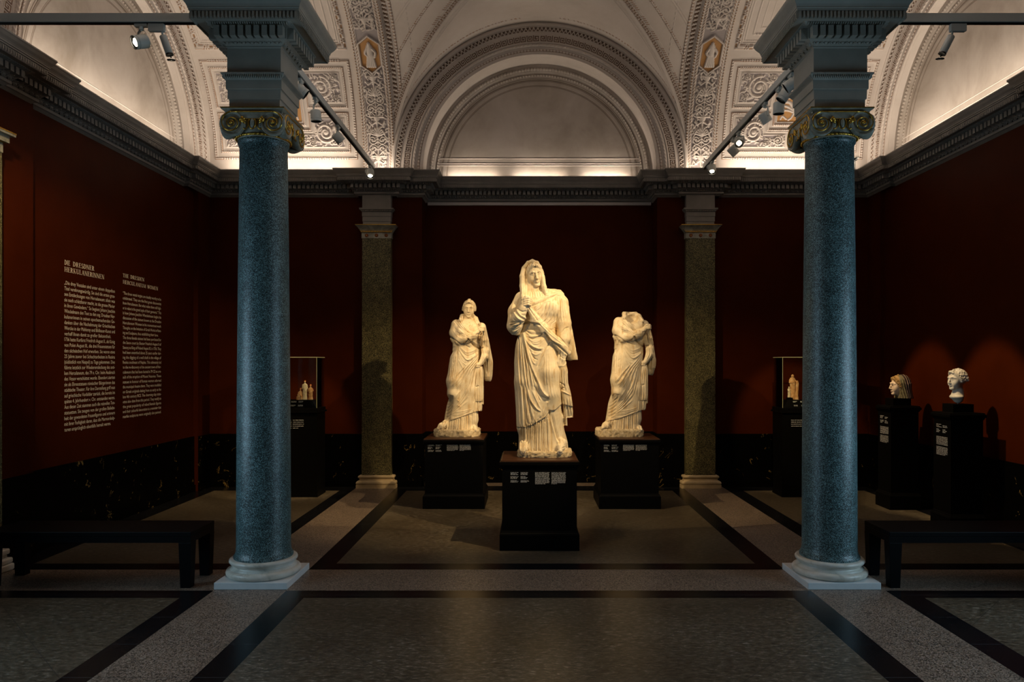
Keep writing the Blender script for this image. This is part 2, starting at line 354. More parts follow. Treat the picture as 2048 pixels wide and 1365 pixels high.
# ---------------------------------------------------------------- implicit surfaces
def segdist(X,Y,Z,a,b):
    bx,by,bz=(b[i]-a[i] for i in range(3)); L2=bx*bx+by*by+bz*bz+1e-9
    t=((X-a[0])*bx+(Y-a[1])*by+(Z-a[2])*bz)/L2; t=np.clip(t,0,1)
    return np.sqrt((X-a[0]-t*bx)**2+(Y-a[1]-t*by)**2+(Z-a[2]-t*bz)**2),t
class SDF:
    def __init__(s,lo,hi,h):
        s.lo=np.array(lo,float); s.h=h; s.n=np.ceil((np.array(hi)-s.lo)/h).astype(int)+1
        s.ax=[(s.lo[i]+h*np.arange(s.n[i])).astype(np.float32) for i in range(3)]
        s.d=np.full(s.n,50.0*h,np.float32)
    def sub(s,lo,hi,pad):
        sl=[]
        for i in range(3):
            a=int(max(0,math.floor((lo[i]-pad-s.lo[i])/s.h))); b=int(min(s.n[i],math.ceil((hi[i]+pad-s.lo[i])/s.h)+1))
            if b<=a: return None
            sl.append(slice(a,b))
        X,Y,Z=np.meshgrid(*[s.ax[i][sl[i]] for i in range(3)],indexing='ij'); return tuple(sl),X,Y,Z
    def op(s,lo,hi,fn,k,mode='add'):
        r=s.sub(lo,hi,4*k+4*s.h)
        if r is None: return s
        sl,X,Y,Z=r; d2=fn(X,Y,Z).astype(np.float32); d1=s.d[sl]; k=max(k,1e-4)
        if mode=='add':
            hh=np.clip(.5+.5*(d2-d1)/k,0,1); s.d[sl]=d2*(1-hh)+d1*hh-k*hh*(1-hh)
        else:
            d2=-d2; hh=np.clip(.5-.5*(d2-d1)/k,0,1); s.d[sl]=d2*(1-hh)+d1*hh+k*hh*(1-hh)
        return s
    def cap(s,pts,rad,k,mode='add'):
        for i in range(len(pts)-1):
            a,b=pts[i],pts[i+1]; ra,rb=(rad[i],rad[i+1]) if isinstance(rad,(list,tuple)) else (rad,rad)
            R=max(ra,rb); lo=[min(a[j],b[j])-R for j in range(3)]; hi=[max(a[j],b[j])+R for j in range(3)]
            def fn(X,Y,Z,a=a,b=b,ra=ra,rb=rb):
                d,t=segdist(X,Y,Z,a,b); return d-(ra+(rb-ra)*t)
            s.op(lo,hi,fn,k,mode)
        return s
    def ell(s,c,r,k,mode='add',R=None):
        m=max(r); lo=[c[j]-m for j in range(3)]; hi=[c[j]+m for j in range(3)]
        def fn(X,Y,Z):
            x,y,z=X-c[0],Y-c[1],Z-c[2]
            if R is not None: x,y,z=(R[0][0]*x+R[1][0]*y+R[2][0]*z, R[0][1]*x+R[1][1]*y+R[2][1]*z, R[0][2]*x+R[1][2]*y+R[2][2]*z)
            q=np.sqrt((x/r[0])**2+(y/r[1])**2+(z/r[2])**2); g=np.sqrt((x/r[0]**2)**2+(y/r[1]**2)**2+(z/r[2]**2)**2)+1e-6
            return q*(q-1)/g
        return s.op(lo,hi,fn,k,mode)
    def loft(s,rows,k,p=2.2,mode='add'):
        """rows (y, xl, xr, dcentre, dhalf); axes: 0 = x, 1 = y (vertical), 2 = depth"""
        rows=sorted(rows); A=np.array(rows,float); ys=A[:,0]
        lo=[A[:,1].min(),ys[0],(A[:,3]-A[:,4]).min()]; hi=[A[:,2].max(),ys[-1],(A[:,3]+A[:,4]).max()]
        def fn(X,Y,Z):
            yv=Y[0,:,0]; yc=np.clip(yv,ys[0],ys[-1])
            f=[np.interp(yc,ys,A[:,j])[None,:,None] for j in range(1,5)]
            a=np.maximum((f[1]-f[0])/2,1e-3); cx=(f[1]+f[0])/2; b=np.maximum(f[3],1e-3)
            q=(np.abs((X-cx)/a)**p+np.abs((Z-f[2])/b)**p)**(1/p)
            d=(q-1)*np.minimum(a,b)
            return np.maximum(d,np.maximum(ys[0]-Y,Y-ys[-1]))
        return s.op(lo,hi,fn,k,mode)
    def mesh(s):
        """surface nets -> verts, quads"""
        d=s.d; I=(d<0)
        nx,ny,nz=d.shape
        c=np.zeros((nx-1,ny-1,nz-1),np.int8)
        for i in (0,1):
            for j in (0,1):
                for k in (0,1): c+=I[i:nx-1+i,j:ny-1+j,k:nz-1+k]
        act=np.argwhere((c>0)&(c<8)); n=len(act)
        idx=-np.ones(c.shape,np.int32); idx[tuple(act.T)]=np.arange(n)
        corners=[(i,j,k) for i in (0,1) for j in (0,1) for k in (0,1)]
        vals={co:d[act[:,0]+co[0],act[:,1]+co[1],act[:,2]+co[2]] for co in corners}
        S=np.zeros((n,3)); W=np.zeros(n)
        for a in corners:
            for ax in range(3):
                if a[ax]==1: continue
                b=list(a); b[ax]=1; b=tuple(b); va,vb=vals[a],vals[b]; m=(va<0)!=(vb<0)
                t=np.where(m,va/(va-vb+1e-12),0)
                pt=np.array(a,float)[None,:].repeat(n,0); pt[:,ax]+=t
                S+=pt*m[:,None]; W+=m
        V=(act+S/np.maximum(W,1)[:,None])*s.h+s.lo
        Q=[]
        for ax in range(3):
            sl0=[slice(1,-1)]*3; sl0[ax]=slice(0,None); 
            a=I; sa=[slice(1,-1)]*3; sb=[slice(1,-1)]*3; sa[ax]=slice(0,-1); sb[ax]=slice(1,None)
            A=a[tuple(sa)]; B=a[tuple(sb)]
            for flip,mm in ((False,A&~B),(True,~A&B)):
                e=np.argwhere(mm)
                if len(e)==0: continue
                off=[1,1,1]; off[ax]=0; e=e+np.array(off)
                u,v=[(1,2),(2,0),(0,1)][ax]
                def g(du,dv):
                    p=e.copy(); p[:,u]-=du; p[:,v]-=dv; return idx[p[:,0],p[:,1],p[:,2]]
                q=np.stack([g(1,1),g(0,1),g(0,0),g(1,0)],1)
                if flip: q=q[:,::-1]
                Q.append(q)
        Q=np.vstack(Q); Q=Q[(Q>=0).all(1)]
        return V,Q
def vnormals(V,Q):
    n=np.cross(V[Q[:,2]]-V[Q[:,0]],V[Q[:,3]]-V[Q[:,1]]); N_=np.zeros_like(V)
    for j in range(4): np.add.at(N_,Q[:,j],n)
    return N_/(np.linalg.norm(N_,axis=1,keepdims=True)+1e-12)
def smooth_v(V,Q,it=1,f=.5):
    cnt=np.zeros(len(V)); 
    for j in range(4):
        np.add.at(cnt,Q[:,j],2)
    for _ in range(it):
        S=np.zeros_like(V)
        for j in range(4):
            np.add.at(S,Q[:,j],V[Q[:,(j+1)%4]]+V[Q[:,(j-1)%4]])
        V=V*(1-f)+f*S/np.maximum(cnt,1)[:,None]
    return V
# 2-D helpers
def pl_dist(X,Y,pts):
    d=np.full(X.shape,1e9,np.float32)
    for (ax,ay),(bx,by) in zip(pts[:-1],pts[1:]):
        vx,vy=bx-ax,by-ay; L=vx*vx+vy*vy+1e-9; t=np.clip(((X-ax)*vx+(Y-ay)*vy)/L,0,1)
        d=np.minimum(d,(X-ax-t*vx)**2+(Y-ay-t*vy)**2)
    return np.sqrt(d)
def in_poly(X,Y,pts):
    r=np.zeros(X.shape,bool); n=len(pts)
    for i in range(n):
        x1,y1=pts[i]; x2,y2=pts[(i+1)%n]
        if y1==y2: continue
        c=((Y>=min(y1,y2))&(Y<max(y1,y2))); xi=(Y-y1)*(x2-x1)/(y2-y1)+x1
        r^=(c&(X<xi))
    return r
def catmull(pts,n=8):
    p=[np.array(q,float) for q in pts]
    if len(p)<3: return [tuple(p[0]+(p[-1]-p[0])*t) for t in np.linspace(0,1,3)]
    p=[2*p[0]-p[1]]+p+[2*p[-1]-p[-2]]; out=[]
    for i in range(1,len(p)-2):
        for t in np.linspace(0,1,n,endpoint=False):
            a,b,c,d=p[i-1],p[i],p[i+1],p[i+2]
            out.append(tuple(.5*((2*b)+(-a+c)*t+(2*a-5*b+4*c-d)*t*t+(-a+3*b-3*c+d)*t**3)))
    out.append(tuple(p[-2])); return out
def sstep(x,a,b): 
    t=np.clip((x-a)/(b-a),0,1); return t*t*(3-2*t)
# ================================================================ the room
XA=.165                     # axis of the centre bay
XL,XR=-4.73,5.03            # side walls
YB,YN=10.50,10.87           # back wall of the side bays, back of the centre niche
YF=-3.2                     # wall behind the camera
NX0,NX1=-1.556,1.884        # centre niche
DADO=.775
Z0=4.61; YC=8.38; RB=2.14   # springing height, axis and radius of the cross vault
RO,RI=2.168,1.713           # outer and inner radius of the wall arches
ZC=4.57                     # top of the cornice
def struct(o): o['kind']='structure'; return o

def floor():
    mb=MB()   # 0 slate, 1 terrazzo, 2 black granite
    xs=[XL,-4.60,-4.455,-2.679,-2.497,-1.921,-1.728,2.038,2.238,2.830,3.044,4.76,4.905,XR]
    ys=[YF,5.51,5.69,6.27,6.46,10.17,10.345,YB]
    colk=['w','b','p','b','t','b','p','b','t','b','p','b','w']   # kind of each column
    rowk=['p','b','t','b','p','b','w']
    for i in range(len(xs)-1):
        for j in range(len(ys)-1):
            c,r=colk[i],rowk[j]
            if c=='w': m=2
            elif r=='w': m=2 if c!='t' else 1
            elif c=='t': m=1
            elif r=='t': m=1
            elif c=='b' or r=='b': m=2
            else: m=0
            mb.add([(xs[i],ys[j],0),(xs[i+1],ys[j],0),(xs[i+1],ys[j+1],0),(xs[i],ys[j+1],0)],[(0,1,2,3)],m)
    mb.add([(NX0,YB,0),(NX1,YB,0),(NX1,YB+.06,0),(NX0,YB+.06,0)],[(0,1,2,3)],2)
    mb.add([(NX0,YB+.06,0),(NX1,YB+.06,0),(NX1,YN+.1,0),(NX0,YN+.1,0)],[(0,1,2,3)],1)
    mb.box(XL-.3,XR+.3,YF-.3,YN+.3,-.2,-.004,2)
    struct(mb.build('floor',[M['slate'],M['terrazzo'],M['blackfloor']]))
floor()

def walls():
    T=.3; top=4.60
    # side walls with flat piers where the arches stand; one tall opening each, added unseen in the front bay for daylight
    W=[(3.0,5.0)]; zl,zh=.2,2.4
    def side(mb,x0,x1):
        a,b=W[0]
        mb.box(x0,x1,YF,a,0,top); mb.box(x0,x1,b,YN+T,0,top); mb.box(x0,x1,a,b,0,zl); mb.box(x0,x1,a,b,zh,top)
    mb=MB(); side(mb,XL-T,XL)
    mb.box(XL,XL+.065,10.13,YB,0,ZC-.2); mb.box(XL,XL+.07,5.25,6.75,0,ZC-.2)
    struct(mb.build('wall_left',M['red']))
    mb=MB(); side(mb,XR,XR+T)
    mb.box(XR-.065,XR,10.13,YB,0,ZC-.2); mb.box(XR-.07,XR,5.25,6.75,0,ZC-.2)
    struct(mb.build('wall_right',M['red']))
    mb=MB(); mb.box(XL-T,NX0,YB,YN+T,0,top); mb.box(NX1,XR+T,YB,YN+T,0,top); mb.box(NX0,NX1,YN,YN+T,0,top)
    struct(mb.build('wall_back',M['red']))
    # dado of black marble: thin slabs with a small cap and plinth strip
    def dado(name,segs):
        mb=MB()
        for (x0,x1,y0,y1,nx,ny) in segs:
            t=.012
            mb.box(min(x0,x1)-(t if nx<0 else 0)+(0),max(x0,x1)+(t if nx>0 else 0),min(y0,y1)-(t if ny<0 else 0),max(y0,y1)+(t if ny>0 else 0),0.0,DADO)
            t=.03
            mb.box(min(x0,x1)-(t if nx<0 else 0),max(x0,x1)+(t if nx>0 else 0),min(y0,y1)-(t if ny<0 else 0),max(y0,y1)+(t if ny>0 else 0),0.0,.09)
        struct(mb.build(name,M['dado']))
    e=.001
    dado('baseboard_left',[(XL,XL+e,6.75,10.13,1,0),(XL+.065,XL+.066,10.13,YB,1,0),(XL+.07,XL+.071,5.25,6.75,1,0),(XL,XL+e,YF,5.25,1,0)])
    dado('baseboard_right',[(XR-e,XR,6.75,10.13,-1,0),(XR-.066,XR-.065,10.13,YB,-1,0),(XR-.071,XR-.07,5.25,6.75,-1,0),(XR-e,XR,YF,5.25,-1,0)])
    dado('baseboard_back',[(XL+.065,NX0,YB-e,YB,0,-1),(NX1,XR-.065,YB-e,YB,0,-1),(NX0,NX1,YN-e,YN,0,-1),(NX0,NX0+e,YB,YN,1,0),(NX1-e,NX1,YB,YN,-1,0)])
    # limestone skirting strip in the niche
    # wall behind the visitor
    mb=MB(); mb.box(XL-T,XR+T,YF-T,YF,0,6.3)
    struct(mb.build('wall_front',M['red']))
    for i,x in enumerate((XL-.2,XR+.1)):
        mb=MB(); f=.07; a,b=W[0]
        mb.box(x,x+.1,a,a+f,zl,zh); mb.box(x,x+.1,b-f,b,zl,zh); mb.box(x,x+.1,a+f,b-f,zl,zl+f); mb.box(x,x+.1,a+f,b-f,zh-f,zh)
        mb.box(x+.01,x+.09,(a+b)/2-.03,(a+b)/2+.03,zl+f,zh-f)
        struct(mb.build('window_%d'%(i+1),M['entab']))
    return W,zl,zh
WIN,WZ0,WZ1=walls()

# ---------------------------------------------------------------- entablature profile swept along a plan path
def offset_path(path,p,closed):
    P=[Vector((x,y)) for x,y in path]; n=len(P); out=[]
    for i in range(n):
        a=P[(i-1)%n] if (closed or i>0) else None; b=P[(i+1)%n] if (closed or i<n-1) else None
        d0=(P[i]-a).normalized() if a is not None else None; d1=(b-P[i]).normalized() if b is not None else None
        n0=Vector((d0.y,-d0.x)) if d0 is not None else None; n1=Vector((d1.y,-d1.x)) if d1 is not None else None
        if n0 is None: o=n1*p
        elif n1 is None: o=n0*p
        else:
            m=(n0+n1); o=m*(p/max(1e-6,1+n0.dot(n1)))
        out.append(P[i]+o)
    return out
def cornice_mesh(mb,path,closed,prof,decos):
    n=len(path); rings=[offset_path(path,p,closed) for p,z in prof]
    for j in range(len(prof)-1):
        for i in range(n if closed else n-1):
            k=(i+1)%n
            a,b=rings[j][i],rings[j][k]; c,d=rings[j+1][k],rings[j+1][i]; z0,z1=prof[j][1],prof[j+1][1]
            mb.add([(a.x,a.y,z0),(b.x,b.y,z0),(c.x,c.y,z1),(d.x,d.y,z1)],[(0,1,2,3)])
    for kind,p,z0,z1,pitch,wd,dp in decos:
        ring=offset_path(path,p,closed)
        for i in range(n if closed else n-1):
            a,b=ring[i],ring[(i+1)%n]; L=(b-a).length
            base=(Vector(path[(i+1)%n])-Vector(path[i])); t=(b-a)
            if t.dot(base)<=0 or L<wd: continue
            t=t.normalized(); nn=Vector((t.y,-t.x)); cnt=max(1,int(round(L/pitch))); st=L/cnt
            for q in range(cnt):
                c=a+t*(st*(q+.5)); R=Matrix(((t.x,nn.x,0,c.x),(t.y,nn.y,0,c.y),(0,0,1,0),(0,0,0,1)))
                w=st*wd/pitch/2
                if kind=='box': mb.box(-w,w,-.012,dp,z0,z1,M=R)
                elif kind=='tongue':   # upright tongue with a dished face
                    mb.box(-w,w,-.005,dp,z0,z1,M=R); mb.box(-w*.55,w*.55,dp-.001,dp+.006,z0+.006,z1-.008,M=R)
                elif kind=='egg':
                    zc=(z0+z1)/2; hh=(z1-z0)/2
                    mb.sphere(R@Vector((0,dp*.2,zc)),1,7,5,sc=(w*.62,w*.62,hh*.95),M=None)
                    v=[R@Vector(q_) for q_ in ((w*.8,-.01,z0+.001),(w*1.02,-.01,z0+.001),(w*1.02,dp*1.0,z1),(w*.8,dp*1.0,z1),(w*1.2,-.01,z0+.001),(w*1.2,dp*.4,z1))]
                    mb.add(v,[(0,1,2,3),(1,4,5,2)])
                    for sg in (-1,1):
                        pts=[R@Vector((sg*w*.95*math.sin(u),dp*.45*math.sin(u)+.004,zc+hh*.9*math.cos(u)+.0)) for u in np.linspace(.5,PI,5)]
                        mb.tube(pts,w*.13,4)
                elif kind=='leaf':
                    for s_,ph in ((-.5,1),(.5,-1)):
                        v=[R@Vector(q_) for q_ in ((s_*w-w*.5,0,z0),(s_*w+w*.5,0,z0),(s_*w+w*.3,dp,z1),(s_*w-w*.3,dp,z1),(s_*w,dp*.9+.006,(z0+z1)/2))]
                        mb.add(v,[(0,1,4),(1,2,4),(2,3,4),(3,0,4)])
def room_cornice():
    b=.0
    PL=[(XL+.13,1.5),(XL+.13,6.28),(XL+.07,6.28),(XL+.07,6.72),(XL,6.72),(XL,9.83),(XL+.065,9.83),(XL+.065,YB),
        (-2.48,YB),(-2.48,YB-.08),(-1.92,YB-.08),(-1.92,YB),(NX0,YB),(NX0,YN),(NX1,YN),(NX1,YB),(2.22,YB),(2.22,YB-.08),(2.78,YB-.08),(2.78,YB),
        (XR-.065,YB),(XR-.065,9.83),(XR,9.83),(XR,6.72),(XR-.07,6.72),(XR-.07,6.28),(XR-.13,6.28),(XR-.13,1.5)]
    prof=[(0,4.235),(.03,4.258),(.045,4.262),(.045,4.288),(.035,4.293),(.075,4.327),(.085,4.329),(.085,4.392),(.13,4.393),(.165,4.412),(.17,4.416),(.222,4.413),(.226,4.409),
          (.23,4.411),(.23,4.464),(.242,4.466),(.242,4.478),(.25,4.482),(.25,4.490),(.258,4.505),(.272,4.525),(.284,4.548),(.29,4.556),(.29,ZC),(.0,ZC-.005)]
    decos=[('egg',.04,4.292,4.328,.075,.075,.05),('box',.085,4.331,4.390,.066,.043,.055),('leaf',.13,4.393,4.413,.05,.05,.035),('tongue',.23,4.414,4.460,.030,.022,.006)]
    # split into the three sides so that each is its own trim
    cuts=[(0,8,'trim_left'),(7,21,'trim_back'),(20,28,'trim_right')]
    for a,c,nm in cuts:
        sub=PL[a:c]; mb=MB()
        # extend with neighbours for correct mitres
        full=PL; n=len(full)
        # compute with full path but only segments inside
        rings={}
        def seg_only():
            pr=[offset_path(full,p,False) for p,z in prof]
            for j in range(len(prof)-1):
                for i in range(a,c-1):
                    A,B=pr[j][i],pr[j][i+1]; C_,D=pr[j+1][i+1],pr[j+1][i]; z0,z1=prof[j][1],prof[j+1][1]
                    mb.add([(A.x,A.y,z0),(B.x,B.y,z0),(C_.x,C_.y,z1),(D.x,D.y,z1)],[(0,1,2,3)])
        seg_only()
        cornice_deco_full(mb,full,a,c,decos)
        struct(mb.build(nm,M['cornice']))
def cornice_deco_full(mb,full,a,c,decos):
    for d in decos:
        ring=offset_path(full,d[1],False)
        for i in range(a,c-1):
            A,B=ring[i],ring[i+1]; base=Vector(full[i+1])-Vector(full[i])
            if (B-A).dot(base)<=0: continue
            cornice_mesh(mb,[(A.x,A.y),(B.x,B.y)],False,[],[(d[0],0,*d[2:])])
room_cornice()

# ---------------------------------------------------------------- ornament height fields
def rbump(d,w): return np.sqrt(np.clip(1-(d/w)**2,0,1))
def rinceau(W,Hh,res,seed=0,scale=1.0):
    """scrolling acanthus relief: spirals with leaves, height 0..1 on a (W,Hh) patch"""
    r=np.random.RandomState(seed); nx,ny=max(4,int(W/res)),max(4,int(Hh/res))
    X,Y=np.meshgrid((np.arange(nx)+.5)*W/nx,(np.arange(ny)+.5)*Hh/ny,indexing='ij'); Hm=np.zeros(X.shape)
    R0=min(W,Hh)*.42*scale
    def stroke(pts,w,h=1.0):
        d=pl_dist(X,Y,pts); np.maximum(Hm,h*rbump(d,w),out=Hm)
    def scroll(cx,cy,R,a0,dr):
        t=np.linspace(0,4.3*PI,44); rr=R*(1-t/(4.9*PI)); pts=list(zip(cx+rr*np.cos(a0+dr*t),cy+rr*np.sin(a0+dr*t)))
        stroke(pts,R*.12)
        for i in range(2,26,3):
            (x,y),tt=pts[i],t[i]; a=a0+dr*tt; l=R*.34*(1-i/60); o=a+dr*.7
            stroke([(x,y),(x+l*.6*math.cos(o),y+l*.6*math.sin(o)),(x+l*math.cos(o-dr*.6),y+l*math.sin(o-dr*.6))],R*.085,.8)
            o=a+PI-dr*.5; l*=.6
            stroke([(x,y),(x+l*math.cos(o),y+l*math.sin(o))],R*.07,.7)
        d=np.hypot(X-cx,Y-cy); np.maximum(Hm,1.1*rbump(d,R*.26),out=Hm)
    def fill(n=150):
        for _ in range(n):
            x,y=r.uniform(.01,W-.01),r.uniform(.01,Hh-.01); i,j=min(nx-1,int(x/W*nx)),min(ny-1,int(y/Hh*ny))
            if Hm[i,j]>.25: continue
            a=r.uniform(0,2*PI); l=r.uniform(.025,.055); b=a+r.uniform(-1.2,1.2)
            x1,y1=x+l*.6*math.cos(a),y+l*.6*math.sin(a); stroke([(x,y),(x1,y1),(x1+l*.6*math.cos(b),y1+l*.6*math.sin(b))],r.uniform(.008,.013),.75)
    rinceau.fill=fill
    return X,Y,Hm,stroke,scroll,R0
def candelabra(W,L,res,seed=3):
    """tall symmetric candelabrum relief; axis 0 along the length L, axis 1 across the width W"""
    X,Y,Hm,stroke,_,_=rinceau(L,W,res,seed)
    c=W/2
    def both(pts,w,h=1.0):
        stroke(pts,w,h); stroke([(x,2*c-y) for x,y in pts],w,h)
    stroke([(.05,c),(L-.05,c)],.010)
    k=0; x=.10
    while x<L-.2:
        u=W*.42
        if k%3==0:   # vase with rim and leaves
            for i in range(6):
                q=i/5; np.maximum(Hm,rbump(np.hypot((X-(x+.02+q*.06)),(Y-c)/(.25+.75*q)),.045),out=Hm)
            both([(x+.10,c),(x+.105,c+u*.75)],.013,1); both([(x+.03,c+.02),(x-.01,c+u*.6),(x+.035,c+u*.85)],.012)
            both([(x+.12,c+.02),(x+.17,c+u*.5),(x+.15,c+u*.8),(x+.12,c+u*.7)],.012)
        elif k%3==1: # double volutes
            for s_,x0 in ((1,x+.03),(-1,x+.15)):
                t=np.linspace(0,3.4*PI,26); rr=.062*(1-t/(3.9*PI)); cx,cy=x0,c+u*.55
                both(list(zip(cx+s_*rr*np.cos(t-1.2),cy+rr*np.sin(t-1.2))),.010)
                both([(x0-s_*.03,c),(x0+s_*.02,c+u*.3),(x0-s_*.02,c+u*.95)],.010)
        else:        # leaf chalice
            for a in np.linspace(.25,1.25,4):
                both([(x+.02,c),(x+.02+.11*math.cos(a),c+u*.8*math.sin(a)),(x+.0+.13*math.cos(a*1.25),c+u*.98*math.sin(a*1.1))],.013)
            np.maximum(Hm,rbump(np.hypot(X-(x+.05),(Y-c)*1.3),.045)*1.2,out=Hm)
        k+=1; x+=.185
    rinceau.fill(260)
    return Hm
KEY=np.array([[int(ch) for ch in r] for r in ('11111110','10000010','10111010','10101010','10100010','10111110','10000000','11111111')])[::-1]
def key_h(u,v):
    """greek key; u in cells (mirrored about 0), v 0..1"""
    uu=np.abs(u)%1.0; a=np.clip((uu*8).astype(int),0,7); b=np.clip((v*8).astype(int),0,7)
    return KEY[b,a].astype(float)
def twist_h(u,v,sk=.8): # rope / braid
    return .5+.5*np.sin(2*PI*(u+sk*v))
def bead_h(u,v):
    f=(u%1.0)-.5; return np.sqrt(np.clip(1-(f/.5)**2-((v-.5)/.5)**2,0,1))
def leaf_h(u,v):
    f=np.abs((u%1.0)-.5)*2; return np.clip(1.15-np.abs(f-(1-v)*.9)*3.0,0,1)*.8+.35*np.clip(1-f*4,0,1)

def arch_bands(r,s,phi):
    """height (out of the face) and tint on an archivolt; r radius, s signed arc length about the crown"""
    h=np.zeros(r.shape); tint=np.zeros(r.shape)
    def band(r0,r1): return (r>=r0)&(r<r1),np.clip((r-r0)/(r1-r0),0,1)
    m,v=band(2.118,RO+.001); h+=m*(.030+.022*np.sqrt(np.clip(1-((v-.4)/.6)**2,0,1)))     # outer roll
    m,v=band(2.098,2.118); h+=m*.026
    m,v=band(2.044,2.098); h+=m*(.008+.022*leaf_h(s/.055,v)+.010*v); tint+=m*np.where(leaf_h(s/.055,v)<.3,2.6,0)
    m,v=band(2.036,2.044); h+=m*.020
    m,v=band(1.996,2.036); h+=m*.010
    m,v=band(1.988,1.996); h+=m*.018
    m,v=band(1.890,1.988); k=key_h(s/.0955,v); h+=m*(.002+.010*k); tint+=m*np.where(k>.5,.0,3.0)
    m,v=band(1.882,1.890); h+=m*.018
    m,v=band(1.868,1.882); h+=m*(.010+.008*twist_h(s/.03,v,1.0))
    m,v=band(1.817,1.864); h+=m*(.004+.026*np.sqrt(np.clip(1-((v-.5)/.5)**2,0,1))*(.72+.28*twist_h(s/.06,v,1.1)))
    m,v=band(1.800,1.817); h+=m*(.008+.006*(v>.5))
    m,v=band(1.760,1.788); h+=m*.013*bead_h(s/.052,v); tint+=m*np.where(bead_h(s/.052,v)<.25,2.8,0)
    m,v=band(RI,1.724); h+=m*.004
    return h,tint
def arch(name,mapf,flip=False,n=1700,phi0=-.12,phi1=PI+.12):
    rs=np.unique(np.concatenate([np.arange(RI,RO+.001,.0062),[RI,1.724,1.760,1.788,1.8,1.817,1.864,1.868,1.882,1.890,1.988,1.996,2.036,2.044,2.098,2.118,RO]]))
    ph=np.linspace(phi0,phi1,n); R_,P_=np.meshgrid(rs,ph,indexing='xy')
    h,t=arch_bands(R_,(P_-PI/2)*1.94,P_)
    h[:,0]=-.002; h[:,-1]=0
    P=mapf(R_,P_,h)
    # carry the inner edge into the recess
    return struct(grid(name,P,M['vault'],attrs={'tint':t.ravel()},flip=flip))
def lunette_face(name,mapf,flip=False):
    """recessed wall inside an arch with its own ring mouldings and dado lines (h = out of the wall)"""
    rs=np.concatenate([np.arange(0.02,1.36,.09),np.arange(1.36,RI+.02,.007)]); ph=np.linspace(-.06,PI+.06,900)
    R_,P_=np.meshgrid(rs,ph,indexing='xy'); s=(P_-PI/2)*1.6; h=np.zeros(R_.shape); t=np.zeros(R_.shape)
    def band(r0,r1): return (R_>=r0)&(R_<r1),np.clip((R_-r0)/(r1-r0),0,1)
    m,v=band(1.668,RI+.03); h+=m*.030
    m,v=band(1.620,1.668); b=bead_h(s/.045,v); h+=m*(.022+.022*b); 
    m,v=band(1.602,1.620); h+=m*.020
    m,v=band(1.590,1.602); h+=m*.010
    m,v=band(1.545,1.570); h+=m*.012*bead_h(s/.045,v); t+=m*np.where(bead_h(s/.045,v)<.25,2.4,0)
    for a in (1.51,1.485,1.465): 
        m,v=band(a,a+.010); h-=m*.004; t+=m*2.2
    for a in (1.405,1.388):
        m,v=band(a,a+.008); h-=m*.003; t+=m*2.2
    return struct(grid(name,mapf(R_,P_,h),M['lunette'] if False else M['vault2'],attrs={'tint':t.ravel()},flip=flip))
def make_vault2():
    m=M['lunette'].copy(); m.name='lunette_plaster_lined'; nt=m.node_tree; b=[n for n in nt.nodes if n.type=='BSDF_PRINCIPLED'][0]
    src=b.inputs['Base Color'].links[0].from_socket
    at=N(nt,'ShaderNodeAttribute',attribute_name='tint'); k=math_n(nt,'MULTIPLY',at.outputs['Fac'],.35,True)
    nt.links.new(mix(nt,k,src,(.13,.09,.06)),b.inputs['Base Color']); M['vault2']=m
make_vault2()

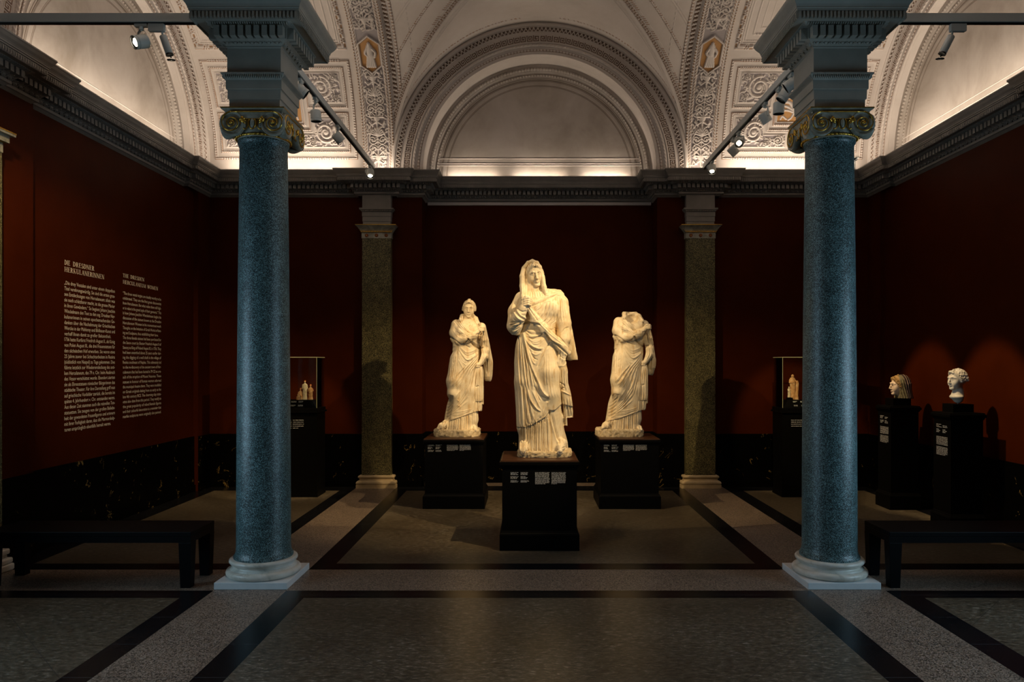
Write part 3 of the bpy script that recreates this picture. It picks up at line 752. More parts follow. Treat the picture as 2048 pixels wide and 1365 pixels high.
DEP=.14       # depth of the arch recess
def build_arches():
    # back arch (faces -Y)
    yf=YB-.02
    def mb_(R,P,h): return np.stack([XA+R*np.cos(P),yf-h,Z0+R*np.sin(P)],-1)
    arch('ceiling_back_arch',mb_)
    yl=YN-.01
    def ml(R,P,h): return np.stack([XA+R*np.cos(P),yl-h,Z0+R*np.sin(P)],-1)
    lunette_face('ceiling_back_lunette',ml)
    def soffit(name,f,flip):
        ph=np.linspace(-.05,PI+.05,160); t=np.linspace(0,1,24); Pm,T=np.meshgrid(ph,t,indexing='ij')
        h=.012*((T<.12)|(T>.88))+.006*((np.abs(T-.2)<.04)|(np.abs(T-.8)<.04))
        s=np.abs((Pm-PI/2)*RI)
        h+=.010*((s<.17)&(s>.15)&(T>.15)&(T<.85))+.010*((s<.105)&(np.abs(T-.5)<.3)&~((s<.075)&(np.abs(T-.5)<.2)))+.010*((np.abs(s-.205)<.012)|(np.abs(s-.24)<.012))*((T>.15)&(T<.85))
        return struct(grid(name,f(RI+.012-h,Pm,T),M['vault'],attrs={'tint':np.zeros(Pm.size)},flip=flip))
    soffit('ceiling_back_arch_soffit',lambda R,P,T: np.stack([XA+R*np.cos(P),yf+T*(yl-yf),Z0+R*np.sin(P)],-1),True)
    # dado lines at the foot of the niche lunette
    mb=MB()
    for z,r in ((4.80,.007),(4.83,.007),(4.905,.006)):
        w=math.sqrt(max(.01,1.55**2-(z-Z0)**2)); mb.cyl((XA-w,yl,z),(XA+w,yl,z),r,n=6)
    mb.box(XA-1.69,XA+1.69,yl-.002,yl+.1,4.2,Z0)
    struct(mb.build('trim_niche',M['vault']))
    for side,xw,sg in (('left',XL,1),('right',XR,-1)):
        xf=xw+sg*.015
        def ma(R,P,h,xf=xf,sg=sg): return np.stack([xf+sg*h,YC+R*np.cos(P),Z0+R*np.sin(P)],-1)
        arch('ceiling_%s_arch'%side,ma,flip=(sg>0))
        xl=xw-sg*DEP
        def mlu(R,P,h,xl=xl,sg=sg): return np.stack([xl+sg*h,YC+R*np.cos(P),Z0+R*np.sin(P)],-1)
        lunette_face('ceiling_%s_lunette'%side,mlu,flip=(sg>0))
        soffit('ceiling_%s_arch_soffit'%side,lambda R,P,T,xf=xf,xl=xl: np.stack([xf+T*(xl-xf),YC+R*np.cos(P),Z0+R*np.sin(P)],-1),sg<0)
        mb=MB()
        for z,r in ((4.80,.006),(4.83,.006),(4.905,.005)):
            w=math.sqrt(max(.01,1.55**2-(z-Z0)**2)); mb.cyl((xl,YC-w,z),(xl,YC+w,z),r,n=6)
        x0,x1=sorted((xl,xl-sg*.05)); mb.box(x0,x1,YC-1.72,YC+1.72,4.5,Z0)
        struct(mb.build('trim_%s_lunette'%side,M['vault']))
build_arches()

# ---------------------------------------------------------------- vault surfaces
def barrel_pt(X,s,h,R=RB):
    th=s/RB; r=R-h
    return np.stack([X,YC+r*np.cos(th),Z0+r*np.sin(th)],-1)
def box2(X,S,x0,x1,s0,s1):
    dx=np.maximum(x0-X,X-x1); ds=np.maximum(s0-S,S-s1); return np.maximum(dx,ds)   # <0 inside
def coffer(name,xw,xr,sg,flip,dragon):
    """far half of a side bay's barrel, xw wall end, xr rib end"""
    res=.0062; x0,x1=sorted((xw,xr)); smax=2.62
    xs=np.linspace(x0,x1,int((x1-x0)/res)); ss=np.linspace(-.10,smax,int((smax+.1)/res)); X,S=np.meshgrid(xs,ss,indexing='ij')
    h=np.zeros(X.shape); tint=np.zeros(X.shape)
    a0,a1=(x0+.14,x1-.08) if sg>0 else (x0+.08,x1-.14)
    xc=(a0+a1)/2; W=(a1-a0)/2
    lin=np.maximum(X-a0,0)  # running coordinates for patterns
    def frame(d,w,hh,pat=None):   # raised band of width w just inside d=0
        m=(d<0)&(d>-w); v=np.clip(-d/w,0,1); p=np.ones(X.shape) if pat is None else pat(v)
        np.maximum(h,np.where(m,hh*p*np.sqrt(np.clip(1-((v-.5)/.5)**2,0,1))**.6,0),out=h); return m
    u=np.where(np.abs(np.minimum(np.abs(X-a0),np.abs(X-a1)))<.12,S,X)
    # lower coffer
    s0,s1=.184,1.56; d=box2(X,S,a0,a1,s0,s1)
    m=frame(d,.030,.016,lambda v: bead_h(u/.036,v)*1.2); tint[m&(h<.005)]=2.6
    frame(d+.030,.012,.008)
    sm=.87
    cen=box2(X,S,xc-.32,xc+.32,sm-.215,sm+.215)
    for qx in (0,1):
        for qs in (0,1):
            bx=(a0+.10,xc-.04) if qx==0 else (xc+.04,a1-.10)
            bs=(s0+.10,sm-.03) if qs==0 else (sm+.03,s1-.10)
            d=np.maximum(box2(X,S,*bx,*bs),-(cen-.045))
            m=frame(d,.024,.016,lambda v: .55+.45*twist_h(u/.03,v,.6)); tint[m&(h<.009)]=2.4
            frame(d+.032,.010,.006)
            ins=d<-.085
            h[(d<-.075)&~ins]=np.maximum(h[(d<-.075)&~ins],.007)
            h[ins]=-.010; tint[ins]=1.0
            # relief: a big scroll in the square part and smaller ones around it
            ex0,ex1=bx[0]+.085,bx[1]-.085; es0,es1=bs[0]+.085,bs[1]-.085
            Wp,Hp=ex1-ex0,es1-es0; Xl,Yl,Hm,stroke,scroll,R0=rinceau(Wp,Hp,res,seed=qx*2+qs)
            cx=Wp*(.36 if qx==0 else .64); cy=Hp*.5
            scroll(cx,cy,Hp*.40,.5+qs,1 if qx==0 else -1)
            o=Wp*(.86 if qx==0 else .14); yy=Hp*(.22 if qs==0 else .78)
            scroll(o,yy,Hp*.19,1.,-1 if qx==0 else 1); scroll(Wp*(.10 if qx==0 else .90),Hp*.12,Hp*.12,1,1); scroll(Wp*(.10 if qx==0 else .90),Hp*.88,Hp*.12,2,-1); scroll(Wp*(.62 if qx==0 else .38),Hp*.85,Hp*.13,2,1); scroll(Wp*(.62 if qx==0 else .38),Hp*.12,Hp*.12,1,-1); rinceau.fill(170)
            i0=np.searchsorted(xs,ex0); j0=np.searchsorted(ss,es0)
            i1=min(len(xs),i0+Hm.shape[0]); j1=min(len(ss),j0+Hm.shape[1]); sub=Hm[:i1-i0,:j1-j0]
            mm=ins[i0:i1,j0:j1]&(sub>.12)
            h[i0:i1,j0:j1]=np.where(mm,-.010+.030*sub,h[i0:i1,j0:j1]); tint[i0:i1,j0:j1]=np.where(mm,0,tint[i0:i1,j0:j1])
    m=frame(cen,.030,.016,lambda v: .5+.5*twist_h(u/.03,v,.8)); tint[m&(h<.009)]=2.4
    ci=box2(X,S,xc-.26,xc+.26,sm-.155,sm+.155); frame(ci-.012,.012,.008)
    h[ci<0]=-.008; tint[ci<0]=2.0
    # winged beast in pale relief on the ochre ground
    def st(pts,w,hh=.016):
        dd=pl_dist(X,S,[(xc+sg*px_,sm+py_) for px_,py_ in catmull(pts,5)]); r_=rbump(dd,w)
        mm=(r_>0.05)&(ci<0); h[mm]=np.maximum(h[mm],-.008+hh*r_[mm]); tint[mm]=0
    st([(-.19,-.11),(-.13,-.05),(-.05,-.06),(.03,-.02),(.04,.06),(.0,.10)],.030); st([(0,.10),(-.05,.12),(-.09,.09)],.016)
    st([(.03,0),(.10,.10),(.20,.12)],.022); st([(.03,-.01),(.13,.05),(.21,.06)],.018); st([(.03,-.03),(.12,0),(.20,.0)],.016)
    st([(-.19,-.11),(-.22,-.02),(-.17,.04),(-.12,.0),(-.16,-.03)],.016); st([(.03,-.04),(.06,-.10),(.10,-.13)],.014); st([(-.06,-.06),(-.05,-.11),(-.02,-.13)],.014); st([(.13,-.12),(.19,-.08),(.21,-.12)],.012)
    # upper coffer with a thick leaf border
    d=np.maximum(box2(X,S,a0,a1,1.69,9),-9)
    rl=np.random.RandomState(5)
    m=(d<0)&(d>-.075); v=np.clip(-d/.075,0,1)
    lump=.55+.45*np.sin(2*PI*u/.052+2*np.sin(2*PI*u/.13))*np.sin(PI*v*2.3)
    h=np.where(m,np.maximum(h,.030*np.sqrt(np.clip(1-((v-.5)/.5)**2,0,1))*np.clip(lump,.25,1)),h); tint[m&(lump<.38)]=2.2
    frame(d+.08,.02,.012,lambda v: .5+.5*twist_h(u/.026,v,0)); frame(d+.115,.018,.010,lambda v: .5+.5*twist_h(u/.026,v,.0))
    frame(d+.20,.03,.014,lambda v: bead_h(u/.04,v)); frame(d+.30,.014,.010,lambda v: .5+.5*twist_h(u/.03,v,0)); frame(d+.40,.008,.006)
    P=barrel_pt(X,S,h)
    return struct(grid(name,P,M['vault'],attrs={'tint':tint.ravel()},flip=flip))
def rib(name,xc,flip):
    """transverse rib with candelabrum relief and a hexagonal figure medallion"""
    res=.0062; hw=.235; xs=np.linspace(xc-hw,xc+hw,int(2*hw/res)); smax=2.62; ss=np.linspace(-.10,smax,int((smax+.1)/res)); X,S=np.meshgrid(xs-xc,ss,indexing='ij')
    A=np.abs(X); h=np.full(X.shape,.045); tint=np.zeros(X.shape)
    edge=A>hw-.008; h[edge]=0
    m=(A>hw-.075)&(A<hw-.045); v=(A-(hw-.075))/.03; h+=np.where(m,.012*(.35+.65*twist_h(S/.045,v,1.0))*np.sqrt(np.clip(1-((v-.5)/.5)**2,0,1)),0)
    tint[m&(twist_h(S/.045,v,1.0)<.3)]=2.6
    m=(A>hw-.030)&(A<hw-.012); h+=np.where(m,.008*(.5+.5*np.sign(np.sin(2*PI*S/.04))),0); tint[m&(np.sin(2*PI*S/.04)<0)]=2.2
    ins=A<hw-.085; h[ins]-=.010; tint[ins]=1.0
    Wp=2*(hw-.085)
    c1=candelabra(Wp,1.42,res); c2=candelabra(Wp,1.0,res)
    def paste(c,s0):
        i0=int(round((hw-.085)/res))*0+int((len(xs)-c.shape[1])/2); j0=np.searchsorted(ss,s0); T=c.T; j1=min(len(ss),j0+T.shape[1]); T=T[:,:j1-j0]; i1=i0+T.shape[0]
        mm=(T>.12)&ins[i0:i1,j0:j1]; h[i0:i1,j0:j1]=np.where(mm,.035+.026*T,h[i0:i1,j0:j1]); tint[i0:i1,j0:j1]=np.where(mm,0,tint[i0:i1,j0:j1])
    paste(c1,.02); paste(c2,1.95)
    # medallion
    sc_,hl=1.64,.235
    dm=np.maximum(A-.125,(A*.75+np.abs(S-sc_))-hl); mm=dm<.035; h[mm]=.052; tint[mm]=0
    mm=(dm<.035)&(dm>.012); h[mm]=.058; tint[(dm<.012)&(dm>0)]=2.4; mm=dm<0; h[mm]=.040; tint[mm]=2.0
    def st(pts,w,hh=.020):
        dd=pl_dist(X,S,[(a,sc_+b) for a,b in catmull(pts,5)]); r_=rbump(dd,w); k=(r_>.05)&(dm<0); h[k]=np.maximum(h[k],.040+hh*r_[k]); tint[k]=0
    for x_ in (-.045,-.022,0,.022,.045): st([(x_*.6,.02),(x_*.9,-.07),(x_*1.25,-.165)],.017)
    st([(0,.10),(0,.0)],.045,.026); st([(-.035,.085),(-.065,.02),(-.03,-.02)],.018,.024); st([(.035,.085),(.075,.03),(.06,-.03)],.018,.024); st([(0,.128),(0,.15)],.024,.026)
    return struct(grid(name,barrel_pt(X+xc,S,h),M['vault'],attrs={'tint':tint.ravel()},flip=flip))
XRL,XRR=-2.185,2.515
def vaults():
    coffer('ceiling_left_bay',XL,XRL-.235,1,False,False)
    coffer('ceiling_right_bay',XR,XRR+.235,-1,False,True)
    rib('ceiling_left_rib',XRL,False); rib('ceiling_right_rib',XRR,False)
    # plain upper and near part of the side bays
    for nm,a,b in (('ceiling_left_crown',XL,XRL+.235),('ceiling_right_crown',XRR-.235,XR)):
        X,S=np.meshgrid(np.linspace(a,b,8),np.linspace(2.62,RB*2.28,24),indexing='ij'); struct(grid(nm,barrel_pt(X,S,0*X),M['vault'],attrs={'tint':np.zeros(X.size)}))
    # centre bay: groin vault. cells of the cross barrel, left and right of the groins
    Rc=RO
    for nm,xe,sg in (('ceiling_left_cell',XRL+.20,1),('ceiling_right_cell',XRR-.20,-1)):
        ss=np.concatenate([np.arange(-.1,2.7,.009),np.arange(2.7,RB*2.28,.05)]); t=np.concatenate([np.linspace(0,1,190)])
        Sx,T=np.meshgrid(ss,t,indexing='ij'); z=np.clip(RB*np.sin(Sx/RB)/Rc,-1,1)
        xg=XA-sg*Rc*np.sqrt(1-z*z)*1.0
        X=xe+(xg-xe)*T; dg=np.abs(xg-X); de=np.abs(X-xe); h=np.zeros(X.shape); tint=np.zeros(X.shape)
        # distance to the groin measured across, roughly
        slope=np.gradient(xg[:,0],ss); cosg=(1/np.sqrt(1+slope**2))[:,None]; d=dg*cosg; u=Sx
        def band(a,b,hh,pat=None,tt=0):
            m=(d>a)&(d<b)&(xg*sg>xe*sg); v=np.clip((d-a)/(b-a),0,1); p=np.ones(X.shape) if pat is None else pat(v)
            h[:]=np.where(m,np.maximum(h,hh*p),h); 
            if tt: tint[m&(p<.35)]=tt
        L=u/np.maximum(cosg,.3)
        band(0,.03,.010); band(.045,.085,.014,lambda v: leaf_h(L/.05,v),2.4); band(.10,.135,.012,lambda v: np.abs(np.sin(PI*L/.04)),2.2)
        band(.30,.33,.014,lambda v: bead_h(L/.045,v),2.6); band(.52,.535,.006); band(.55,.56,.005)
        dd=de*1.0
        def eb(a,b,hh,pat,tt=0):
            m=(dd>a)&(dd<b)&(d>.10); v=np.clip((dd-a)/(b-a),0,1); p=pat(v); h[:]=np.where(m,np.maximum(h,hh*p),h)
            if tt: tint[m&(p<.35)]=tt
        eb(.06,.12,.014,lambda v: .5+.5*np.sign(np.sin(2*PI*u/.06+2*v)),2.5); eb(.15,.185,.014,lambda v: bead_h(u/.045,v),2.6); eb(.36,.375,.005,lambda v:.5+.5*np.sign(np.sin(2*PI*u/.07)))
        bad=(xg*sg<xe*sg)
        P=barrel_pt(X,Sx,h)
        struct(grid(nm,P,M['vault'],attrs={'tint':tint.ravel()},flip=(sg<0)))
    ph=np.linspace(-.05,PI+.05,420); T=np.linspace(0,1,160); Pm,Tm=np.meshgrid(ph,T,indexing='ij')
    for nm,near in (('ceiling_back_cell',False),('ceiling_near_cell',True)):
        q=np.clip(Rc*np.sin(Pm)/RB,-1,1); off=RB*np.sqrt(np.clip(1-q*q,0,1))
        yg=YC+(off if not near else -off); ye=(YB-.03) if not near else (YC-1.4)
        if near: yg=np.minimum(yg,YC); Yy=np.where(yg>ye,yg+(ye-yg)*Tm,ye)
        else: Yy=yg+(ye-yg)*Tm
        d=np.abs(Yy-yg)*np.abs(np.cos(Pm))**.5; de=np.abs(Yy-ye); h=np.zeros(Pm.shape); tint=np.zeros(Pm.shape); s=(Pm-PI/2)*Rc
        if not near:
            m=(de>.16)&(de<.19); b_=bead_h(s/.05,np.clip((de-.16)/.03,0,1)); h=np.where(m,.012*b_,h); tint[m&(b_<.3)]=2.4
            m=(d>.02)&(d<.06); h=np.where(m,.010*np.abs(np.sin(PI*Yy/.05)),h); m=(d>.075)&(d<.09); h=np.where(m,.007,h)
        P=np.stack([XA+(Rc-h)*np.cos(Pm),Yy,Z0+(Rc-h)*np.sin(Pm)],-1)
        struct(grid(nm,P,M['vault'],attrs={'tint':tint.ravel()},flip=True))
    # flat ceiling over the front bay and closing walls above the cornice
    mb=MB(); zc=5.98
    mb.box(XL-.3,XRL+.1,YF-.3,6.98,zc,zc+.1); mb.box(XRR-.1,XR+.3,YF-.3,6.98,zc,zc+.1); mb.box(XRL+.1,XRR-.1,YF-.3,6.98,6.78,6.88)
    mb.box(XRL+.0,XRL+.1,YF-.3,6.98,zc,6.88); mb.box(XRR-.1,XRR,YF-.3,6.98,zc,6.88)
    struct(mb.build('ceiling',M['lunette']))
    mb=MB()
    for xw,sg in ((XL,-1),(XR,1)):
        x0,x1=sorted((xw+sg*.02,xw+sg*.3)); mb.box(x0,x1,YF-.3,6.2,4.6,6.05)
    struct(mb.build('wall_upper',M['lunette']))
    # unseen outer shell, added so no light leaks in behind the thin vaults
    mb=MB(); mb.box(XL-.8,XL-.6,5.8,11.4,4.3,7.4); mb.box(XR+.6,XR+.8,5.8,11.4,4.3,7.4); mb.box(XL-.8,XR+.8,11.2,11.4,4.3,7.4); mb.box(XL-.8,XR+.8,5.8,11.4,7.3,7.4)
    struct(mb.build('wall_outer',M['lunette']))
vaults()
# ================================================================ columns and pilasters
def torus_prof(r,z0,z1,k=8,bulge=None):
    zc=(z0+z1)/2; hh=(z1-z0)/2; b=hh if bulge is None else bulge
    return [(r-b+b*math.sin(t),zc-hh*math.cos(t)) for t in np.linspace(0,PI,k)]
def entab_profile():
    # (offset from the lowest fascia, z)
    pr=[(0,3.855),(0,3.938),(.010,3.939),(.010,4.015),(.020,4.016),(.020,4.088),(.024,4.092),(.036,4.110),(.046,4.124),(.050,4.126),(.050,4.138),(.012,4.140),(.012,4.345),(.018,4.350),(.018,4.362),
        (.028,4.366),(.070,4.388),(.080,4.392),(.080,4.478),(.105,4.480),(.130,4.502),(.135,4.508),(.205,4.500),(.212,4.488),(.215,4.486),(.215,4.548),(.226,4.550),(.226,4.562),(.232,4.566),(.232,4.576),(.240,4.592),(.258,4.616),(.272,4.640),(.276,4.652),(.276,4.672),(.0,4.675)]
    de=[('leaf',.024,4.092,4.124,.030,.030,.024),('egg',.030,4.362,4.390,.066,.066,.05),('box',.080,4.394,4.476,.062,.040,.055),('leaf',.105,4.480,4.504,.036,.036,.03),('tongue',.215,4.490,4.546,.030,.022,.007)]
    return pr,de
def ionic_capital(parent,zt,w,shaft_r):
    """four-faced Ionic capital; children of parent: abacus, volutes, gilding"""
    ab=MB(); hw=w/2; z1=zt; z0=zt-.046
    prof=[(hw*.86,z0),(hw*.88,z0+.012),(hw*.95,z0+.026),(hw*1.0,z0+.034),(hw*1.0,z1-.006)]
    for j in range(len(prof)-1):
        (a,za),(b,zb)=prof[j],prof[j+1]
        q=[(-1,-1),(1,-1),(1,1),(-1,1)]
        for i in range(4):
            x0,y0=q[i]; x1,y1=q[(i+1)%4]
            ab.add([(x0*a,y0*a,za),(x1*a,y1*a,za),(x1*b,y1*b,zb),(x0*b,y0*b,zb)],[(0,1,2,3)])
    ab.box(-hw*.9,hw*.9,-hw*.9,hw*.9,z0-.02,z1-.008)
    abacus=ab.build('abacus',M['capital'],parent)
    gl=MB(); gl.box(-hw-.002,hw+.002,-hw-.002,hw+.002,z1-.008,z1); gl.build('gilded_rim',M['gold'],abacus)
    # bell with eggs
    be=MB(); zr=zt-.215
    be.lathe([(shaft_r-.002,zr-.02),(shaft_r+.012,zr+.01),(shaft_r+.02,zr+.03),(shaft_r+.035,zr+.10),(shaft_r+.03,z0-.01)],n=48)
    gd=MB()
    gd.tube([( (shaft_r+.016)*math.cos(t),(shaft_r+.016)*math.sin(t),zr+.012) for t in np.linspace(0,2*PI,49)[:-1]],.010,6,closed=True)
    for i in range(44):
        t=2*PI*i/44; gd.sphere(((shaft_r+.021)*math.cos(t),(shaft_r+.021)*math.sin(t),zr+.012),.0105,6,4)
    R=.094; cxo=.166; cz=zt-.131
    for f in range(4):
        Rm=Matrix.Rotation(f*PI/2,4,'Z'); yf=-hw-.004
        for i in (-1,0,1):   # eggs
            c=Rm@Vector((i*.062,-(shaft_r+.040)-(.010 if i==0 else 0),zr+.085)); be.sphere(c,1,8,6,sc=(.020,.020,.042))
            pts=[Rm@Vector((i*.062+.028*math.sin(u),-(shaft_r+.052)-(.008 if i==0 else 0),zr+.085-.048*math.cos(u)*1.0)) for u in np.linspace(-2.3,2.3,11)]
            gd.tube(pts,.0045,5)
        vo=MB()
        for sg in (-1,1):
            # scroll body: a disc with a rounded edge and a dished face, deeper towards the back
            n=36; rings=[(R,.0),(R+.006,.010),(R+.004,.035),(R-.004,.06),(R-.02,.075)]
            face=[(R,.0),(R-.012,.002),(R-.018,.008),(.045,.010),(.040,.004),(.018,.004),(.012,-.004),(.0005,-.008)]
            for pr in (rings,face):
                vs=[];fs=[]
                for r,d in pr:
                    for k in range(n):
                        a=2*PI*k/n; vs.append(Rm@Vector((sg*cxo+r*math.cos(a),yf+d,cz+r*math.sin(a))))
                for j in range(len(pr)-1):
                    for k in range(n): fs.append((j*n+k,j*n+(k+1)%n,(j+1)*n+(k+1)%n,(j+1)*n+k))
                vo.add(vs,fs)
            T=np.linspace(0,4.6*PI,64); pts=[]
            for t in T:
                r=R*.97*math.exp(-t*.125); a=PI/2-sg*0+ (t if sg<0 else -t)
                pts.append(Rm@Vector((sg*cxo+r*math.cos(a),yf-.002-.006*(t/14),cz+r*math.sin(a))))
            gd.tube(pts,[.0062*(1-.45*i/64) for i in range(64)],6)
            gd.sphere(Rm@Vector((sg*cxo,yf-.006,cz)),.013,8,6)
            # palmette between scroll and eggs
            for a in np.linspace(-.5,.9,4):
                p0=Vector((sg*(cxo-.070),yf+.0,cz+.020)); p1=p0+Vector((-sg*.030*math.cos(a),-.004,.030*math.sin(a)+.004)); p2=p0+Vector((-sg*.050*math.cos(a*1.1),.006,.044*math.sin(a)-.004))
                gd.tube([Rm@p0,Rm@p1,Rm@p2],[.010,.009,.003],6)
        # channel joining the scrolls
        vo.box(-cxo,cxo,yf+.004,yf+.07,cz+.035,cz+R,M=Rm)
        gd.tube([Rm@Vector((x,yf-.001,cz+R*.96)) for x in np.linspace(-cxo,cxo,7)],.005,6)
        gd.tube([Rm@Vector((x,yf+.004,cz+.040-.006*math.cos(x/cxo*PI/2))) for x in np.linspace(-cxo*.6,cxo*.6,7)],.003,5)
        vo.build('volutes',M['capital'],parent,sharp=40)
    be.build('bell',M['capital'],parent,smooth=True)
    gd.build('gilded_ornament',M['gold'],parent,smooth=True)
def column(cx,cy,label):
    r=empty('granite_column',(cx,cy,0),0,label,'column','blue green columns with gilded capitals')
    mb=MB(); mb.box(-.2915,.2915,-.2915,.2915,0,.055); pl=mb.build('plinth',M['marble_plinth'],r)
    bv=pl.modifiers.new('b','BEVEL'); bv.width=.004; bv.segments=2
    mb=MB()
    prof=[(.20,.054)]+[(.297+.0,z) if False else (p,z) for p,z in torus_prof(.297,.055,.115,9)]+[(.262,.117),(.262,.124),(.250,.130),(.243,.140),(.246,.148),(.256,.152),(.256,.158)]+torus_prof(.272,.159,.194,8)+[(.240,.196),(.20,.198)]
    mb.lathe(prof,n=72); mb.build('base',M['marble'],r,smooth=True)
    mb=MB()
    sp=[(.0,.196),(.236,.196),(.238,.206),(.236,.216),(.226,.230),(.2195,.25),(.2165,.29)]
    for t in np.linspace(.06,1,22):
        z=.25+t*3.33; rad=.2165-(.0265)*(t**1.6); sp.append((rad,z))
    sp+=[(.190,3.60),(.197,3.615),(.203,3.622),(.203,3.64),(.195,3.648),(.195,3.70)]
    mb.lathe(sp,n=72); mb.build('shaft',M['granite'],r,smooth=True,sharp=50)
    cap=empty('capital'); cap.parent=r
    ionic_capital(cap,3.86,.509,.196)
    en=MB(); pr,de=entab_profile(); b=.204; path=[(-b,-b),(-b,b),(b,b),(b,-b)]
    path=path[::-1]  # outward on the right of travel
    # choose the orientation whose offset grows
    if offset_path(path,.1,True)[0].length<offset_path(path,0,True)[0].length: path=path[::-1]
    cornice_mesh(en,path,True,pr,de); en.box(-b-.2,b+.2,-b-.2,b+.2,4.60,4.673)
    en.build('entablature_block',M['entab'],r)
    return r
column(-2.213,6.0,'blue-green granite column left of the statues, beside the wall lettering')
column(2.515,6.0,'blue-green granite column right of the statues, beside the two heads')

def pilaster(cx,label,yw):
    """flat dark granite pilaster on the back wall, front towards -Y"""
    r=empty('granite_pilaster',(cx,yw,0),0,label,'pilaster','flat granite pilasters on the back wall')
    def slab(mb,pr,depth0=.0):
        # horizontal profile list (half width, depth, z)
        for j in range(len(pr)-1):
            (w0,d0,z0),(w1,d1,z1)=pr[j],pr[j+1]
            a=[(-w0,0,z0),(-w0,-d0,z0),(w0,-d0,z0),(w0,0,z0)]; b=[(-w1,0,z1),(-w1,-d1,z1),(w1,-d1,z1),(w1,0,z1)]
            mb.add(a+b,[(0,1,5,4),(1,2,6,5),(2,3,7,6),(3,0,4,7)])
        w,d,z=pr[0]; mb.add([(-w,0,z),(-w,-d,z),(w,-d,z),(w,0,z)],[(3,2,1,0)])
        w,d,z=pr[-1]; mb.add([(-w,0,z),(-w,-d,z),(w,-d,z),(w,0,z)],[(0,1,2,3)])
    D=.10
    mb=MB(); pr=[(.288,D+.055,0),(.288,D+.055,.048),(.280,D+.050,.050)]
    for t in np.linspace(0,PI,7): pr.append((.272+.016*math.sin(t),D+.04+.016*math.sin(t),.075-.025*math.cos(t)))
    pr+=[(.250,D+.02,.104),(.240,D+.014,.125),(.250,D+.022,.142)]
    for t in np.linspace(0,PI,7): pr.append((.248+.014*math.sin(t),D+.022+.014*math.sin(t),.162-.018*math.cos(t)))
    pr+=[(.222,D,.184)]
    slab(mb,pr); mb.build('base',M['marble_warm'],r)
    mb=MB(); slab(mb,[(.216,D-.002,.18),(.208,D-.002,3.62)]); mb.build('shaft',M['granite_dark'],r)
    zc=3.62
    mb=MB(); slab(mb,[(.216,D+.006,zc),(.216,D+.006,zc+.082),(.222,D+.012,zc+.084),(.222,D+.012,zc+.096),(.226,D+.016,zc+.098),(.246,D+.03,zc+.128),(.252,D+.036,zc+.132),(.262,D+.05,zc+.15),(.285,D+.075,zc+.172),(.290,D+.08,zc+.176),(.290,D+.08,zc+.190)])
    cap=mb.build('capital',M['capital'],r)
    g=MB(); g.box(-.2915,.2915,-(D+.0815),0,zc+.178,zc+.189)
    g.tube([(x,-(D+.017),zc+.090) for x in np.linspace(-.225,.225,12)],.006,6)
    for i in range(22): g.sphere((-.215+.43*i/21,-(D+.022),zc+.090),.0075,6,4)
    for i in range(12): 
        x=-.222+.444*i/11
        g.tube([(x-.014,-(D+.024),zc+.128),(x-.012,-(D+.022),zc+.108),(x,-(D+.018),zc+.101),(x+.012,-(D+.022),zc+.108),(x+.014,-(D+.024),zc+.128)],.003,5)
    g.build('gilding',M['gold'],cap,smooth=True)
    for x in (-.142,0,.142):
        ro=MB(); ro.cyl((x,-(D+.004),zc+.041),(x,-(D+.014),zc+.041),.027,.024,18); 
        for k in range(8):
            a=2*PI*k/8; ro.sphere((x+.017*math.cos(a),-(D+.014),zc+.041+.017*math.sin(a)),.0075,6,4)
        rr=ro.build('rosette',M['rosette'],cap,smooth=True,sharp=40)
        gg=MB(); gg.sphere((x,-(D+.016),zc+.041),.008,8,5); gg.build('gilded_eye',M['gold'],rr,smooth=True)
    # plain blocks up to the cornice
    mb=MB(); z=zc+.190
    slab(mb,[(.200,D-.01,z),(.200,D-.01,z+.055),(.206,D-.004,z+.056),(.206,D-.004,z+.128),(.211,D+.002,z+.129),(.211,D+.002,z+.195),(.216,D+.008,z+.198),(.238,D+.028,z+.222),(.246,D+.034,z+.226),(.246,D+.034,z+.246),(.208,D-.006,z+.248),(.208,D-.006,z+.52)])
    for i in range(18):
        x=-.21+.42*i/17; mb.sphere((x,-(D+.018),z+.207),1,6,4,sc=(.009,.010,.012))
    mb.build('entablature_block',M['cornice'],r)
    return r
pilaster(-2.202,'dark granite pilaster on the back wall, left of the three statues',YB-.003)
pilaster(2.494,'dark granite pilaster on the back wall, right of the three statues',YB-.003)
def side_pilaster():
    r=empty('wall_pilaster',(XL+.07,6.0,0),0,'pale stone pilaster cut off by the left picture edge','pilaster')
    mb=MB(); 
    for z0,z1,d,w in ((0,.06,.16,.29),(.06,.11,.15,.285),(.11,.14,.12,.26),(.14,.19,.135,.27)): mb.box(0,d,-w,w,z0,z1)
    o=mb.build('base',M['marble'],r); bv=o.modifiers.new('b','BEVEL'); bv.width=.018; bv.segments=3
    mb=MB(); mb.box(0,.10,-.215,.215,.19,3.63); mb.build('shaft',M['granite_dark'],r)
    mb=MB(); mb.box(0,.105,-.22,.22,3.63,3.72); mb.box(0,.14,-.25,.25,3.72,3.78); mb.box(0,.175,-.28,.28,3.78,3.81); c=mb.build('capital',M['capital'],r)
    mb=MB(); mb.box(0,.178,-.283,.283,3.80,3.812); mb.box(0,.125,-.235,.235,3.715,3.728); mb.build('gilding',M['gold'],c)
    mb=MB(); mb.box(0,.09,-.2,.2,3.81,4.24); mb.build('entablature_block',M['cornice'],r)
side_pilaster()
